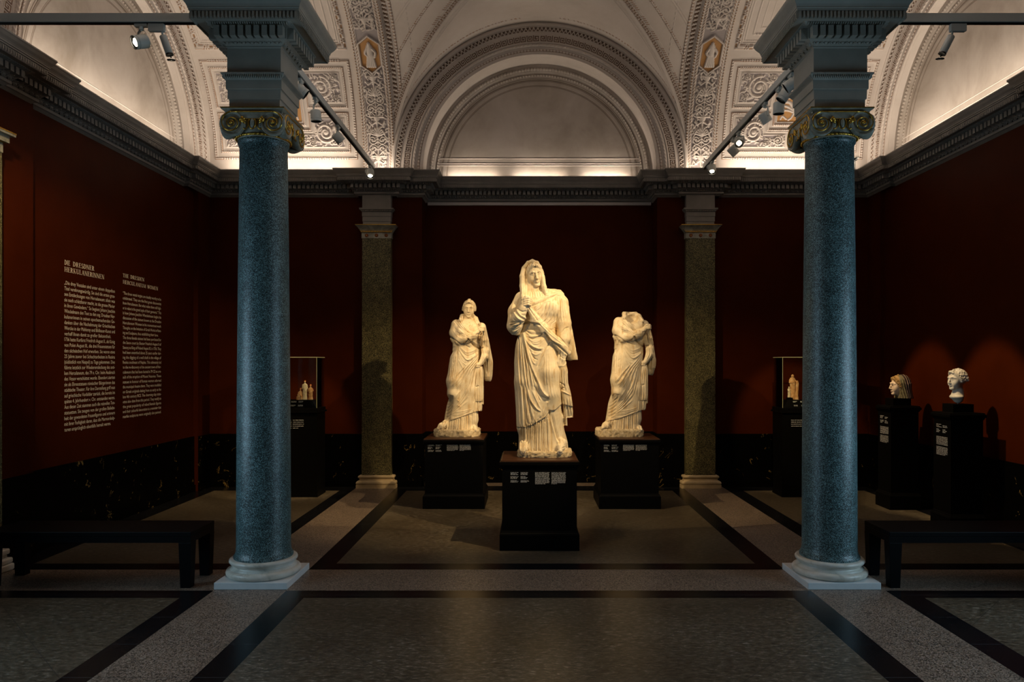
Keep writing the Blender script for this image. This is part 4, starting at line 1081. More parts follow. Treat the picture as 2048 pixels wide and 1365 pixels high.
# ================================================================ heads and statues
class Space:
    """head-local coordinates inside an SDF whose axes are (x right, y down, depth towards viewer)"""
    pass
def head_ops(S,c,sc_,yaw=0,pitch=0,roll=0,hair=True,bun=None,neck=True,kk=1.0,ears=True,topknot=False):
    """carve a head into SDF S. c: chin-to-crown origin (chin point), sc_: head height in S units.
       local: X right, Z up (0 chin, 1 crown), Yf forward"""
    R=Euler((pitch,roll,yaw)).to_matrix()   # about local axes x, y(forward), z(up)
    def T(x,y,z):   # y: back positive as usual (front is negative)
        v=R@Vector((x,y,z-.5)); return (c[0]+v.x*sc_, c[1]-(v.z+.5)*sc_, c[2]-v.y*sc_)
    Rm=np.array([[R[i][j] for j in range(3)] for i in range(3)])
    # matrix from S axes to local
    def E(cx,cy,cz,rx,ry,rz,k,mode='add'):
        p=T(cx,cy,cz); A=np.array([[1,0,0],[0,0,-1],[0,-1,0]],float)   # local (x,y,z)->(X,-z -> Y, -y -> D)
        B=A@Rm  # columns: local axes in S space
        S.ell(p,(rx*sc_,ry*sc_,rz*sc_),k*sc_,mode,R=B)
    def Cp(pts,rad,k,mode='add'):
        rad=[r*sc_ for r in rad] if isinstance(rad,(list,tuple)) else rad*sc_
        S.cap([T(*p) for p in pts],rad,k*sc_,mode)
    k=.05
    E(0,.06,.61,.335,.42,.37,k); E(0,-.11,.45,.295,.265,.38,.08); E(0,-.13,.24,.235,.215,.20,.09); E(0,-.295,.085,.115,.080,.075,.09)
    for s in (-1,1):
        E(s*.165,-.225,.37,.11,.11,.15,.08)                        # cheeks
        Cp([(s*.03,-.375,.60),(s*.12,-.370,.625),(s*.21,-.29,.59)],[.028,.028,.024],.06)   # brows
        E(s*.120,-.405,.535,.080,.060,.046,.045,'sub')             # sockets
        E(s*.120,-.300,.530,.068,.062,.050,.014)                   # eyeballs
        Cp([(s*.055,-.362,.535),(s*.115,-.378,.563),(s*.185,-.325,.535)],[.010,.013,.010],.016)  # upper lid
        Cp([(s*.055,-.362,.525),(s*.115,-.368,.500),(s*.185,-.322,.525)],[.008,.009,.008],.016)
        E(s*.046,-.408,.345,.034,.042,.028,.03)                    # nostrils
        if ears: E(s*.325,.04,.48,.045,.085,.115,.03)
    Cp([(0,-.370,.60),(0,-.415,.47),(0,-.462,.365)],[.034,.036,.040],.045)  # nose
    Cp([(-.080,-.350,.228),(-.03,-.386,.244),(.03,-.386,.244),(.080,-.350,.228)],[.011,.022,.022,.011],.03)
    Cp([(-.062,-.352,.204),(0,-.382,.190),(.062,-.352,.204)],[.012,.027,.012],.03)
    Cp([(-.088,-.366,.217),(0,-.412,.217),(.088,-.366,.217)],[.006,.008,.006],.012,'sub')
    E(0,-.385,.148,.06,.03,.022,.04,'sub')
    if neck: Cp([(0,.06,.25),(0,.07,-.05),(0,.06,-.40)],[.20,.195,.235],.09)
    if hair:
        # wavy hair mass: locks running back from a central parting over the cranium
        for s in (-1,1):
            for i in range(9):
                u=i/8.0; a=.12+u*1.45
                z0=.86-.42*u**1.3; x0=.035+.275*math.sin(min(1.45,a)); y0=-.31+.26*u**1.1
                Cp([(s*.03*(1+u),-.30+.10*u,.93-.02*u),(s*x0*.8,y0-.03,z0+.035),(s*x0*1.1,y0+.03,z0+.0),(s*(x0*.75+.1),.22+.06*u,z0*.85+.12),(s*.10,.44,.62)],[.035,.052,.058,.06,.07],.022)
        E(0,.10,.68,.345,.40,.345,.06)
        Cp([(0,-.20,.975),(0,.1,1.01),(0,.3,.93)],[.045,.05,.05],.04)
        if topknot:
            for s in (-1,1): Cp([(s*.03,-.27,.93),(s*.035,-.12,1.005),(s*.03,.08,1.03)],[.035,.045,.04],.04)
        if bun: E(0,.47,.56,.15,.15,.14,.05)
    return T
def wave_hair(V,n,fn,amp):   # fine locks: displaced along the normal where the mask fn says hair
    pass

class Relief:
    def __init__(s,w,h,res=1.0): s.res=res; s.nx=int(w/res)+1; s.ny=int(h/res)+1; s.X,s.Y=np.meshgrid(np.arange(s.nx)*res,np.arange(s.ny)*res,indexing='ij'); s.R=np.zeros((s.nx,s.ny))
    def _win(s,pts,w):
        xs=[p[0] for p in pts]; ys=[p[1] for p in pts]; m=3.2*w
        i0=max(0,int((min(xs)-m)/s.res)); i1=min(s.nx,int((max(xs)+m)/s.res)+2); j0=max(0,int((min(ys)-m)/s.res)); j1=min(s.ny,int((max(ys)+m)/s.res)+2)
        return slice(i0,max(i0,i1)),slice(j0,max(j0,j1))
    def st(s,pts,w,h,taper=True,sharp=False):
        """fold stroke: ridge (h>0) or groove (h<0) fading towards both ends"""
        p=catmull(pts,8); a,b=s._win(p,w); X,Y=s.X[a,b],s.Y[a,b]
        if X.size==0: return s
        d=np.full(X.shape,1e9); T=np.zeros(X.shape); n=len(p)-1
        for i,((ax,ay),(bx,by)) in enumerate(zip(p[:-1],p[1:])):
            vx,vy=bx-ax,by-ay; L=vx*vx+vy*vy+1e-9; t=np.clip(((X-ax)*vx+(Y-ay)*vy)/L,0,1); q=(X-ax-t*vx)**2+(Y-ay-t*vy)**2
            m=q<d; d[m]=q[m]; T[m]=((i+t)/n)[m]
        d=np.sqrt(d); prof=(.72*np.exp(-(d/w)**2)+.42*np.exp(-(d/(.42*w))**2)) if h<0 else np.exp(-(d/w)**1.35)
        f=np.clip(np.minimum(T,1-T)/.18,0,1)**.7 if taper else 1.0
        s.R[a,b]+=h*prof*(f if taper else 1.0); return s
    def fam(s,A,B,n,w,h,gh=None,jit=0.0,ends=True):
        """n folds interpolated between guide lines A and B, with grooves between them"""
        A=catmull(A,8); B=catmull(B,8); m=24
        def rs(p):
            p=np.array(p); L=np.r_[0,np.cumsum(np.hypot(*np.diff(p,axis=0).T))]; t=np.linspace(0,L[-1],m); return np.stack([np.interp(t,L,p[:,0]),np.interp(t,L,p[:,1])],1)
        A,B=rs(A),rs(B)
        for i in range(n):
            t=(i+ (rng.uniform(-jit,jit) if jit else 0))/(max(1,n-1)); P=A*(1-t)+B*t
            k=int(rng.randint(0,4)) if jit else 0
            s.st([tuple(q) for q in P[k:m-(k if jit else 0):4]]+[tuple(P[m-1-(k if jit else 0)])],w,h*(1+rng.uniform(-.3,.3)*(jit>0)),taper=ends)
            if gh and i<n-1:
                t2=(i+.5)/(max(1,n-1)); P=A*(1-t2)+B*t2; s.st([tuple(q) for q in P[::4]]+[tuple(P[-1])],w*.7,gh,taper=ends)
        return s
    def raise_poly(s,poly,h,soft=2.0):
        d=pl_dist(s.X,s.Y,poly+[poly[0]]); ins=in_poly(s.X,s.Y,poly); sd=np.where(ins,d,-d); s.R+=h*sstep(sd,-soft,soft); return s
    def bump(s,c,r,h):
        s.R+=h*np.exp(-(((s.X-c[0])/r[0])**2+((s.Y-c[1])/r[1])**2)); return s
    def sample(s,x,y):
        fx=np.clip(x/s.res,0,s.nx-1.001); fy=np.clip(y/s.res,0,s.ny-1.001); i=fx.astype(int); j=fy.astype(int); a=fx-i; b=fy-j
        R=s.R; return R[i,j]*(1-a)*(1-b)+R[i+1,j]*a*(1-b)+R[i,j+1]*(1-a)*b+R[i+1,j+1]*a*b

def to_world(V,ox,oy,zs,Yref,m):
    """zoom pixel coordinates (x right, y down, depth to viewer) -> metres, relative to the point (X0,Yref,0)"""
    px_=ox+V[:,0]/zs; py_=oy+V[:,1]/zs
    return np.stack([(px_-VX)*Yref/F, Yref-V[:,2]*m, H-(py_-VY)*Yref/F],-1)
def finish(name,S,Rl,xf,mat,parent,relief_gain=1.0,it=1,backfold=None,fine=None,origin=(0,0,0)):
    V,Q=S.mesh(); V=smooth_v(V,Q,it); n=vnormals(V,Q)
    if Rl is not None:
        fr=sstep(n[:,2],-.10,.35); dsp=Rl.sample(V[:,0],V[:,1])*fr*relief_gain
        if backfold is not None: dsp=dsp+backfold(V,n)*(1-fr)
        V=V+n*dsp[:,None]; V=smooth_v(V,Q,1,.18)
    if fine is not None: V=V+n*fine(V,n)[:,None]
    Wd=xf(V)-np.array(origin)
    # axes flip (y down, depth = -Y): a reflection pair keeps the winding outward
    o=mesh_from(name,Wd,None,mat,parent,True,quads=Q)
    return o
def rock(mb_rows,h,seed,ax):
    pass
def rough_slab(name,pts,z0,z1,mat,parent,seed=1,amp=.010):
    """irregular stone slab: outline pts (x,y) between z0 and z1, rough sides"""
    r=np.random.RandomState(seed); p=catmull(list(pts)+[pts[0]],14)[:-1]; n=len(p); c=np.mean(np.array(p),0); rows=[]
    zs=np.linspace(z0,z1,7)
    for k,z in enumerate(zs):
        sc_=1.0-(.02 if k in (0,6) else 0)-(.03 if k==6 else 0); jit=r.uniform(-amp,amp,n); jit=(jit+np.roll(jit,1))/2
        row=[]
        for i,(x,y) in enumerate(p):
            d=np.array([x,y])-c; L=np.linalg.norm(d); q=c+d/L*(L*sc_+jit[i]); row.append((q[0],q[1],z+(r.uniform(-.3,.3)*amp if 0<k else 0)))
        rows.append(row)
    for f in (.75,.4,.02):
        rows.append([(c[0]+(x-c[0])*f,c[1]+(y-c[1])*f,z1+r.uniform(-.3,.3)*amp) for x,y,_ in rows[6]])
    P=np.array(rows).transpose(1,0,2)
    o=grid(name,P,mat,parent,closed_u=True); return o

STAT={}
def statue_large():
    """tall veiled woman; coordinates read off a 3.1x enlargement of the photo with its corner at (980,500)"""
    ox,oy,zs,Yr=980,500,3.1,7.30; m=Yr/F/zs; h=1.95
    S=SDF((95,60,-135),(565,1262,175),h)
    # legs and skirt
    S.loft([(470,195,412,0,80),(520,182,418,3,92),(560,170,422,5,100),(620,158,428,5,104),(700,152,430,5,105),(800,158,432,5,104),(900,164,440,3,104),(1000,171,447,0,106),(1080,172,455,-2,106),(1130,176,462,-2,104),(1190,176,474,0,108),(1250,174,488,4,116)],8)
    # free thigh and knee under the cloth (viewer's right leg bent)
    S.cap([(345,600,30),(362,760,62),(372,890,66),(395,1040,30),(420,1200,18)],[66,62,52,48,52],22)
    S.cap([(235,600,20),(222,820,30),(218,1100,22)],[62,60,50],25)
    # torso
    S.loft([(245,240,410,-8,45),(270,200,450,-5,62),(300,186,455,0,78),(350,180,452,5,92),(400,188,440,8,95),(450,198,425,8,86),(490,198,415,6,82)],14)
    S.ell((372,368,70),(52,50,36),18); S.ell((285,360,66),(45,46,34),18)
    # viewer's left arm, bent up to the breast
    S.cap([(200,310,10),(165,385,20),(152,470,48)],[50,50,44],14)
    S.cap([(152,478,55),(178,430,92),(208,370,112)],[44,40,27],12)
    S.cap([(146,500,40),(170,515,40)],[22,14],12)
    # shawl over the bent arm and its bundle below the elbow
    S.loft([(440,122,215,50,44),(470,116,205,52,48),(500,120,190,48,40),(530,136,176,44,18)],10)
    # cape falling from the viewer's right shoulder
    S.loft([(250,385,440,-10,40),(270,390,458,-8,56),(320,400,470,-5,72),(400,418,488,-5,76),(480,430,506,-8,76),(560,440,522,-10,70),(620,450,535,-14,60),(660,462,544,-18,50),(684,474,546,-20,42)],12)
    # lower arm and hand on that side
    S.cap([(440,330,20),(455,460,42),(452,560,60),(450,640,66)],[46,42,36,27],12)
    S.ell((444,672,66),(24,38,24),8)
    for i,x in enumerate((428,438,449,459)): S.cap([(x,690,78-i*2),(x-2,718,80-i*2),(x-4,736-i*3,72-i*2)],[9.5,8.8,7],3)
    S.cap([(424,660,78),(415,695,82),(413,722,80)],[9,8.5,7],3)
    # big rolled edge of the mantle crossing from the hand to the hip
    S.cap([(236,366,112),(275,432,100),(330,497,96),(385,557,90),(440,608,80),(478,640,66)],[9,20,27,29,26,18],14)
    # hanging swag below the hand
    S.loft([(688,440,462,58,8),(712,430,472,54,26),(735,425,478,50,34),(770,428,480,44,36),(830,426,482,40,36),(880,432,494,34,36),(940,446,508,28,34),(1000,458,516,22,28),(1040,470,516,18,18)],6,p=2.6)
    S.loft([(860,440,470,36,26),(960,448,472,32,26),(1040,454,476,28,20),(1090,462,478,24,8)],5,p=2.6)
    # veil
    S.loft([(84,226,288,-28,50),(105,206,305,-26,66),(140,194,320,-26,76),(200,188,332,-28,80),(250,190,346,-28,74),(290,196,372,-24,64),(330,205,410,-18,55)],10)
    S.cap([(208,118,36),(199,170,50),(201,230,56),(207,300,86),(215,350,112)],[11,13,15,17,14],7)
    S.cap([(222,200,30),(222,260,46),(224,320,84)],[7,9,10],5)
    S.cap([(310,112,36),(324,175,48),(332,235,54),(350,285,62),(385,290,52)],[11,13,14,15,14],7)
    S.cap([(214,110,40),(235,84,34),(262,74,30),(292,84,34),(310,112,38)],[10,10,10,10,10],6)
    # hand holding the edge of the veil
    S.cap([(205,372,112),(214,352,118)],[25,22],8)
    S.ell((214,336,122),(24,27,17),6)
    for i in range(4):
        y=312+i*12.5; S.cap([(216,y+4,136),(238,y-1+i*.5,142),(249,y+4,132),(243,y+8,120)],[8.2,7.6,6.8,6],2.2)
    S.cap([(203,318,130),(222,303,138),(243,304,134)],[9,8,6.5],3)
    S.cap([(238,372,116),(246,345,118),(256,322,112)],[12,9,10],5)
    # feet
    S.cap([(440,1190,75),(432,1215,110),(430,1232,136)],[34,30,20],10); S.cap([(212,1205,80),(210,1228,112),(208,1238,128)],[30,26,17],8)
    R=Relief(600,1300)
    b1=lambda pts:[(62+.318*x,31+.318*y) for x,y in pts]; b2=lambda pts:[(62+.318*x,434+.318*y) for x,y in pts]; b3=lambda pts:[(62+.352*x,837+.352*y) for x,y in pts]
    # mantle: everything above the hem lies over the thin under-robe
    R.raise_poly([(0,-20),(620,-20)]+[(620,1000)]+b3([(1090,330),(1050,360),(960,432),(870,438),(800,545),(700,605),(560,685),(440,728),(310,735)])+[(0,1096)],8.5,1.6); R.R-=8.5
    # band over the breast
    R.st(b1([(1210,735),(920,850),(620,985)]),9,6); R.st(b1([(1120,790),(850,925),(600,1038)]),4.5,-8); R.st(b1([(1150,700),(880,800),(640,930)]),4,-3); R.st(b1([(1230,790),(1040,830),(840,960)]),5,3)
    R.fam(b1([(820,970),(740,1080),(690,1180),(690,1330)]),b1([(1110,860),(1120,1060),(1080,1200),(960,1360)]),6,5,3.2,-3.0,.25)
    R.fam(b1([(1160,800),(1240,1000),(1300,1300)]),b1([(1110,840),(1140,1050),(1130,1300)]),4,5,2.6,-2.2,.2)
    R.fam(b1([(560,740),(545,860)]),b1([(810,730),(850,840)]),7,3,2.2,-2.0)
    R.bump(b1([(1000,1010)])[0],(22,22),5)
    # bent arm
    R.st(b1([(325,1075),(400,1200),(560,1290),(700,1340)]),5,6); R.st(b1([(250,1090),(340,1250),(480,1325)]),5,5); R.st(b1([(300,1110),(380,1230),(500,1300)]),4,-5); R.st(b1([(215,1150),(280,1290),(400,1340)]),4,-3.5)
    R.fam(b1([(300,850),(260,1000),(220,1200)]),b1([(420,800),(340,900),(310,1040)]),5,4,2.4,-2.2,.2)
    R.st(b1([(340,1080),(430,1140),(520,1130)]),4,-5); R.st(b1([(400,1200),(500,1210),(560,1180)]),4,-4); R.st(b1([(480,1240),(580,1230)]),3,3)
    R.st(b2([(190,72),(320,75),(440,68)]),4,-8); R.st(b2([(200,185),(310,110),(420,80)]),5,4.5); R.st(b2([(200,150),(300,95),(400,72)]),4,-4); R.st(b2([(250,268),(350,210),(420,120)]),4,4); R.st(b2([(225,230),(320,170),(420,95)]),4,-4.5)
    R.st(b2([(400,115),(500,66),(640,82),(770,120)]),8,-13,False); R.st(b2([(560,20),(660,60),(770,100)]),6,5)
    # rolled edge: twisted folds
    R.st(b2([(700,20),(830,160),(960,290),(1150,440),(1350,590)]),4,5); R.st(b2([(750,40),(900,190),(1060,330),(1230,460)]),4.5,-6); R.st(b2([(850,250),(950,400),(1100,500),(1200,580),(1320,680)]),6,-9); R.st(b2([(900,260),(1000,400),(1120,470),(1250,540)]),4,4)
    R.st(b2([(780,40),(940,170),(1130,330),(1330,560)]),3.5,-4); R.st(b1([(545,1040),(640,1180),(760,1340)]),4,-6); R.st(b1([(570,1060),(680,1180),(820,1330)]),4,4)
    R.st(b2([(1170,280),(1250,190),(1330,160)]),3.5,-5); R.st(b2([(1030,185),(1090,170),(1130,190)]),3.5,-4)
    R.st(b2([(1390,140),(1400,350),(1390,600)]),4,-4.5); R.fam(b2([(1330,-200),(1390,100),(1440,420)]),b2([(1370,-60),(1450,250),(1500,600)]),3,4,2.5,-2)
    for a,c in (((640,1130),(760,900)),((720,1290),(850,1010)),((800,1340),(930,1120)),((900,1340),(1010,1130)),((980,1345),(1070,1170)),((1060,1340),(1120,1120)),((860,950),(1000,880)),((690,1110),(790,960))):
        mx=((a[0]+c[0])/2+26,(a[1]+c[1])/2+22); R.st(b1([a,mx,c]),3.2,3.4); R.st(b1([(a[0]+26,a[1]),(mx[0]+24,mx[1]+8),(c[0]+30,c[1]+10)]),3.0,-3.4)
    for i in range(7):
        x=1120+36*i; R.st(b1([(x,820+20*i),(x+26+5*i,1000+14*i),(x+34+9*i,1180+14*i),(x+30+12*i,1360)]),2.8,2.6); R.st(b1([(x+16,840+20*i),(x+42+5*i,1010+14*i),(x+50+9*i,1190+14*i)]),2.6,-3.0)
    R.fam(b2([(1330,170),(1280,330),(1330,480)]),b2([(1440,170),(1450,380),(1490,640)]),5,3,2.6,-2.8,.2)
    R.fam(b1([(260,960),(215,1130),(200,1320)]),b1([(360,960),(300,1060),(265,1130)]),6,3,2.8,-3.0,.2)
    R.fam(b2([(185,110),(260,90),(400,80)]),b2([(270,290),(370,220),(420,130)]),6,3,3.0,-3.6,.1)
    # belly swags
    R.st(b2([(480,180),(580,240),(720,250),(840,262)]),6,4); R.st(b2([(500,215),(600,290),(720,290),(830,275)]),5,-3.5); R.st(b2([(540,358),(640,378),(750,340),(830,292)]),4,-7.5); R.st(b2([(520,330),(640,345),(760,315)]),5,4.5)
    R.st(b2([(455,265),(560,470),(720,565),(850,565)]),6,6); R.st(b2([(570,515),(670,600),(800,605)]),5,-9.5); R.st(b2([(540,410),(640,480),(760,470),(870,360)]),4,3.5); R.st(b2([(560,600),(640,820),(690,865)]),5,4.5); R.st(b2([(560,560),(650,740),(740,790)]),4,-4); R.st(b2([(600,640),(700,690),(800,640)]),5,4)
    R.st(b2([(715,930),(800,740),(880,580),(970,455)]),4,-7.5); R.st(b2([(760,900),(850,700),(950,520)]),5,4); R.st(b2([(690,900),(770,720),(860,580)]),5,4.5)
    R.fam(b2([(880,300),(960,440)]),b2([(850,250),(1020,470)]),3,3,-4)
    for i in range(5): R.st(b2([(840+38*i,265+45*i),(875+40*i,330+42*i)]),2.5,-7)
    # long folds down the standing leg
    R.fam(b2([(430,190),(345,420),(320,800),(330,1365)]),b2([(455,240),(520,560),(580,900),(640,1365)]),6,5.5,5.0,-4.5)
    R.fam(b3([(330,0),(340,400),(345,720)]),b3([(480,0),(520,250),(560,480),(620,620)]),4,5.5,4.2,-4.0)
    R.st(b2([(455,250),(530,600),(620,930),(720,1160),(830,1365)]),6,8.5); R.st(b2([(470,420),(560,800),(660,1080),(770,1330)]),6,-9)
    R.st(b3([(640,-60),(760,120),(850,205)]),6,9); R.st(b3([(590,0),(700,180),(800,230),(840,290)]),10,-9)
    R.st(b3([(490,80),(550,270),(660,420),(720,445)]),6,7.5); R.st(b3([(530,290),(610,410),(700,460)]),5,-8.5); R.st(b3([(560,80),(640,260),(720,420)]),5,4.5); R.st(b3([(600,60),(700,280)]),6,-5)
    R.st(b3([(400,-40),(415,300),(438,725)]),4,-9.5); R.st(b3([(370,0),(380,400),(400,720)]),7,4.5); R.st(b3([(500,420),(480,560),(500,660)]),4,2.5); R.st(b3([(860,250),(780,400),(700,560)]),8,5)
    R.fam(b2([(880,620),(860,1000),(880,1365)]),b2([(1020,520),(1060,900),(1080,1300)]),5,4,1.6,-1.6,.3)
    R.fam(b3([(840,0),(850,120),(860,190)]),b3([(1000,0),(1000,120),(1040,240)]),4,4,1.6,-1.4)
    for i in range(9):
        t=i/8; R.st(b2([(350+t*130,300+t*40),(320+t*220,640+t*60),(325+t*290,1000+t*40),(345+t*330,1340)]),2.6,-3.2); R.st(b2([(362+t*130,300+t*40),(334+t*220,640+t*60),(340+t*290,1000+t*40),(362+t*330,1340)]),2.4,2.2)
    for i in range(6):
        R.st(b2([(500+18*i,250+52*i),(600+14*i,320+55*i),(720,335+52*i),(835-10*i,290+48*i)]),2.8,-3.0 if i%2 else 2.6)
    for i in range(5): R.st(b2([(930-24*i,520+70*i),(850-22*i,700+70*i),(790-18*i,900+60*i)]),2.8,-3.0 if i%2 else 2.8)
    R.fam(b3([(460,470),(455,600),(470,700)]),b3([(680,480),(640,560),(620,640)]),4,4,2.2,-2.2,.2); R.fam(b3([(720,470),(700,540),(650,600)]),b3([(850,260),(830,380),(800,520)]),4,4,2.4,-2.4,.1)
    R.fam(b2([(1145,600),(1135,760),(1125,890)]),b2([(1330,640),(1300,780),(1240,900)]),5,3.2,3.2,-3.6,.1); R.st(b2([(1105,530),(1210,610),(1330,700)]),3.5,-7); R.st(b2([(1150,700),(1230,760),(1310,740)]),3.2,-4)
    # swag
    R.fam(b2([(1160,960),(1170,1150),(1165,1365)]),b2([(1300,950),(1290,1150),(1340,1365)]),4,4,4,-4); R.st(b2([(1150,1210),(1230,1260),(1250,1290)]),3.5,-8); R.st(b3([(1060,70),(1120,40)]),4,-7); R.st(b3([(1060,90),(1140,130),(1240,190)]),4,5)
    R.fam(b3([(1090,250),(1110,450),(1120,640)]),b3([(1230,200),(1250,380),(1280,540)]),4,4,4,-4)
    # under-robe: crisp vertical pleats
    R.fam(b3([(325,750),(322,1150)]),b3([(830,560),(850,1150)]),17,3.2,5.2,-6.0,.36,False); R.fam(b3([(360,760),(370,1150)]),b3([(820,600),(800,1150)]),6,5.5,4.0,-4.0,.4,False)
    R.st(b3([(860,450),(900,800),(900,1150)]),8,-9,False); R.st(b3([(850,480),(930,760),(1010,1030)]),6,6); R.st(b3([(940,470),(1000,760),(1080,1000)]),5,4); R.st(b3([(900,500),(960,760),(1030,1010)]),5,-5); R.st(b3([(1060,420),(1120,800),(1180,1050)]),6,2.5); R.st(b3([(1080,1060),(1150,1070),(1200,1120)]),3.5,-5)
    # veil folds
    R.fam([(204,130),(198,200),(202,290)],[(216,130),(212,200),(218,290)],3,3,3,-2.5); R.fam([(318,140),(330,210),(345,275)],[(330,150),(350,230),(385,270)],4,3.2,3,-2.6)
    def back(V,n): return 3.5*np.sin(V[:,0]/9.0+V[:,1]*.004)*sstep(V[:,1],480,700)+1.5*np.sin(V[:,0]/13)
    r=np.random.RandomState(3)
    root=empty('statue',px2w(1085,914,Yr)*0+Vector(((1085-VX)*Yr/F,Yr,PED_H)),0,'tall veiled marble woman on the foremost central pedestal','statue','marble statues of draped women')
    og=tuple(root.location); xf=lambda V: to_world(V,ox,oy,zs,Yr,m)
    body=finish('body',S,R,xf,M['statue'],None,1.0,1,back,origin=og)
    # head on a finer lattice
    hs=SDF((188,60,-110),(345,300,130),1.35)
    T=head_ops(hs,(276,232,18),150,yaw=.16,pitch=.13,roll=-.17,hair=True,ears=False)
    def fine(V,n):
        up=sstep(-V[:,1],-150,-120); return 1.3*np.sin(V[:,0]*.55+2*np.sin(V[:,1]*.18))*np.sin(V[:,1]*.35)*sstep(142+(V[:,0]-262)*-.12-V[:,1],0,8)
    hd=finish('head',hs,None,xf,M['statue'],None,1,1,fine=fine,origin=og)
    fig=join('figure',[body,hd],root)
    # plinth of the statue
    Yc=Yr; w=lambda x: (ox+x/zs-VX)*Yr/F-og[0]
    zt=H-(oy+1243/zs-VY)*Yr/F-og[2]
    pts=[(w(172),.02),(w(178),-.15),(w(240),-.20),(w(330),-.215),(w(420),-.21),(w(490),-.17),(w(503),-.02),(w(495),.14),(w(400),.2),(w(250),.2),(w(185),.14)]
    rough_slab('base',pts,0.0,zt+.012,M['statue_base'],root,4,.010)
    return root

def statue_small(name_label,ox,oy,zs,Yr,fx,head,seed):
    """smaller draped woman; drawn in the coordinates of a 4.265x enlargement with its corner at (840,580); fx maps them to the photo"""
    m=Yr/F/fx[2]; h=2.35
    S=SDF((100,75 if head else 210,-150),(660,1212,190),h)
    cb=780 if head else 742
    # skirt and legs
    S.loft([(440,290,512,0,92),(500,284,518,4,104),(560,276,518,6,112),(640,268,508,8,118),(700,265,492,8,118),(780,263,482,8,118),(860,262,474,6,118),(910,254,468,4,116),(980,228,474,0,116),(1060,214,484,0,118),(1110,206,490,0,118),(1160,196,492,4,120),(1200,188,498,8,122)],10)
    S.cap([(330,600,50),(305,780,92),(300,880,96),(330,1000,50),(300,1120,40)],[70,68,50,52,52],25)
    S.cap([(430,600,40),(430,850,50),(440,1100,40)],[70,66,60],25)
    # torso
    S.loft([(225,372,452,-15,44),(250,340,475,-12,58),(270,300,505,-8,72),(300,288,524,0,90),(350,284,530,4,104),(400,284,530,6,106),(450,290,518,4,98),(480,288,512,4,96)],14)
    S.ell((375,345,86),(50,48,36),20); S.ell((465,345,84),(46,46,36),20)
    # cloak roll round the neck
    S.cap([(352,262,60),(362,228,10),(400,214,-30),(445,222,-10),(478,250,30),(500,290,62)],[18,20,20,20,18,16],10)
    # viewer's left arm folded across the chest, wrapped in the cloak
    S.cap([(312,300,20),(305,370,44),(350,430,82)],[44,48,44],16)
    S.cap([(345,432,88),(410,420,116),(470,395,128),(512,358,128)],[42,36,28,18],12)
    S.cap([(300,300,30),(360,360,110),(430,410,138),(470,412,138)],[26,22,20,14],10)
    S.ell((526,345,132),(24,18,20),6)
    for i in range(4):
        y=327+i*9.0; S.cap([(530,y+3,146),(548,y,146),(557,y+4,132),(548,y+6,120)],[7.2,6.6,6.2,5.4],2.2)
    S.cap([(512,335,142),(530,324,148),(545,326,144)],[7.5,6.8,5.8],3)
    S.cap([(280,420,30),(284,438,34)],[20,14],10)
    S.loft([(430,270,310,0,40),(470,282,312,0,40),(520,278,300,0,40)],8)
    # other arm held down, wrapped; hand
    S.cap([(524,320,10),(548,440,40),(560,520,62),(556,575,72),(522,628,84)],[40,36,32,30,20],12)
    S.ell((508,640,88),(22,18,20),6)
    for i in range(4): S.cap([(498+i*7,642,98),(492+i*7,656,98),(494+i*7,664,88)],[6.5,6,5],2.2)
    # cloak falling outside that arm
    S.loft([(322,528,558,40,40),(380,530,574,20,54),(460,535,592,0,62),(540,540,608,-10,64),(620,542,621,-16,62),(680,542,618,-20,56),(cb-40,543,612,-24,50),(cb-12,548,604,-26,40),(cb,556,598,-28,30)],10)
    S.cap([(548,350,118),(560,430,96),(575,520,60),(590,600,30)],[10,14,16,14],8)
    # bunch of cloth hanging from the lower hand
    S.loft([(655,486,536,70,28),(700,480,545,66,36),(780,470,546,60,42),(860,460,546,54,46),(930,452,546,50,48),(948,450,544,48,46)],5,p=2.6)
    S.loft([(900,470,528,44,44),(980,466,534,42,42),(1030,462,528,40,38)],5,p=2.6)
    S.loft([(820,520,546,44,36),(975,526,548,40,32)],5,p=2.6)
    # feet
    S.cap([(235,1130,70),(195,1160,104),(172,1176,116)],[34,28,18],10); S.cap([(470,1175,80),(478,1190,118)],[26,18],8)
    if not head:
        S.ell((417,266,82),(54,50,62),7,'sub')
    R=Relief(700,1300)
    c4=lambda p:[(85.3+.4687*x,42.65+.4687*y) for x,y in p]; c5=lambda p:[(85.3+.4843*x,639.75+.4843*y) for x,y in p]
    R.raise_poly([(0,-20),(720,-20),(720,1000)]+c5([(840,815),(790,826),(620,884),(460,944),(370,962),(240,990)])+[(0,1118)],9,1.8); R.R-=9
    # cloak over shoulder and folded arm
    R.fam(c4([(430,500),(590,650),(740,765),(880,735)]),c4([(590,395),(620,530),(740,680),(850,715)]),5,5,5.0,-4.5)
    R.st(c4([(490,465),(650,620),(780,720)]),8,6); R.st(c4([(470,540),(600,660),(720,780)]),5,-7); R.st(c4([(405,790),(480,842),(590,912),(690,868),(730,830)]),7,-14,False); R.st(c4([(500,690),(580,715),(640,730)]),3.5,-5)
    R.st(c4([(430,640),(520,760),(640,830)]),6,3); R.st(c4([(720,820),(800,905),(900,975),(975,965)]),6,-13,False); R.st(c4([(740,800),(830,880),(930,930)]),6,5); R.st(c4([(690,850),(790,900),(860,960)]),9,-8)
    R.fam(c4([(640,520),(690,580),(730,640)]),c4([(780,520),(800,590),(830,660)]),6,3.5,2.4,-2.2); R.fam(c4([(790,440),(830,520),(880,600)]),c4([(850,440),(880,500),(930,580)]),3,4,4,-4)
    R.st(c4([(605,370),(590,480),(625,600)]),5,5); R.st(c4([(625,390),(612,480)]),4,-6); R.st(c4([(850,740),(920,730),(960,700)]),5,-9)
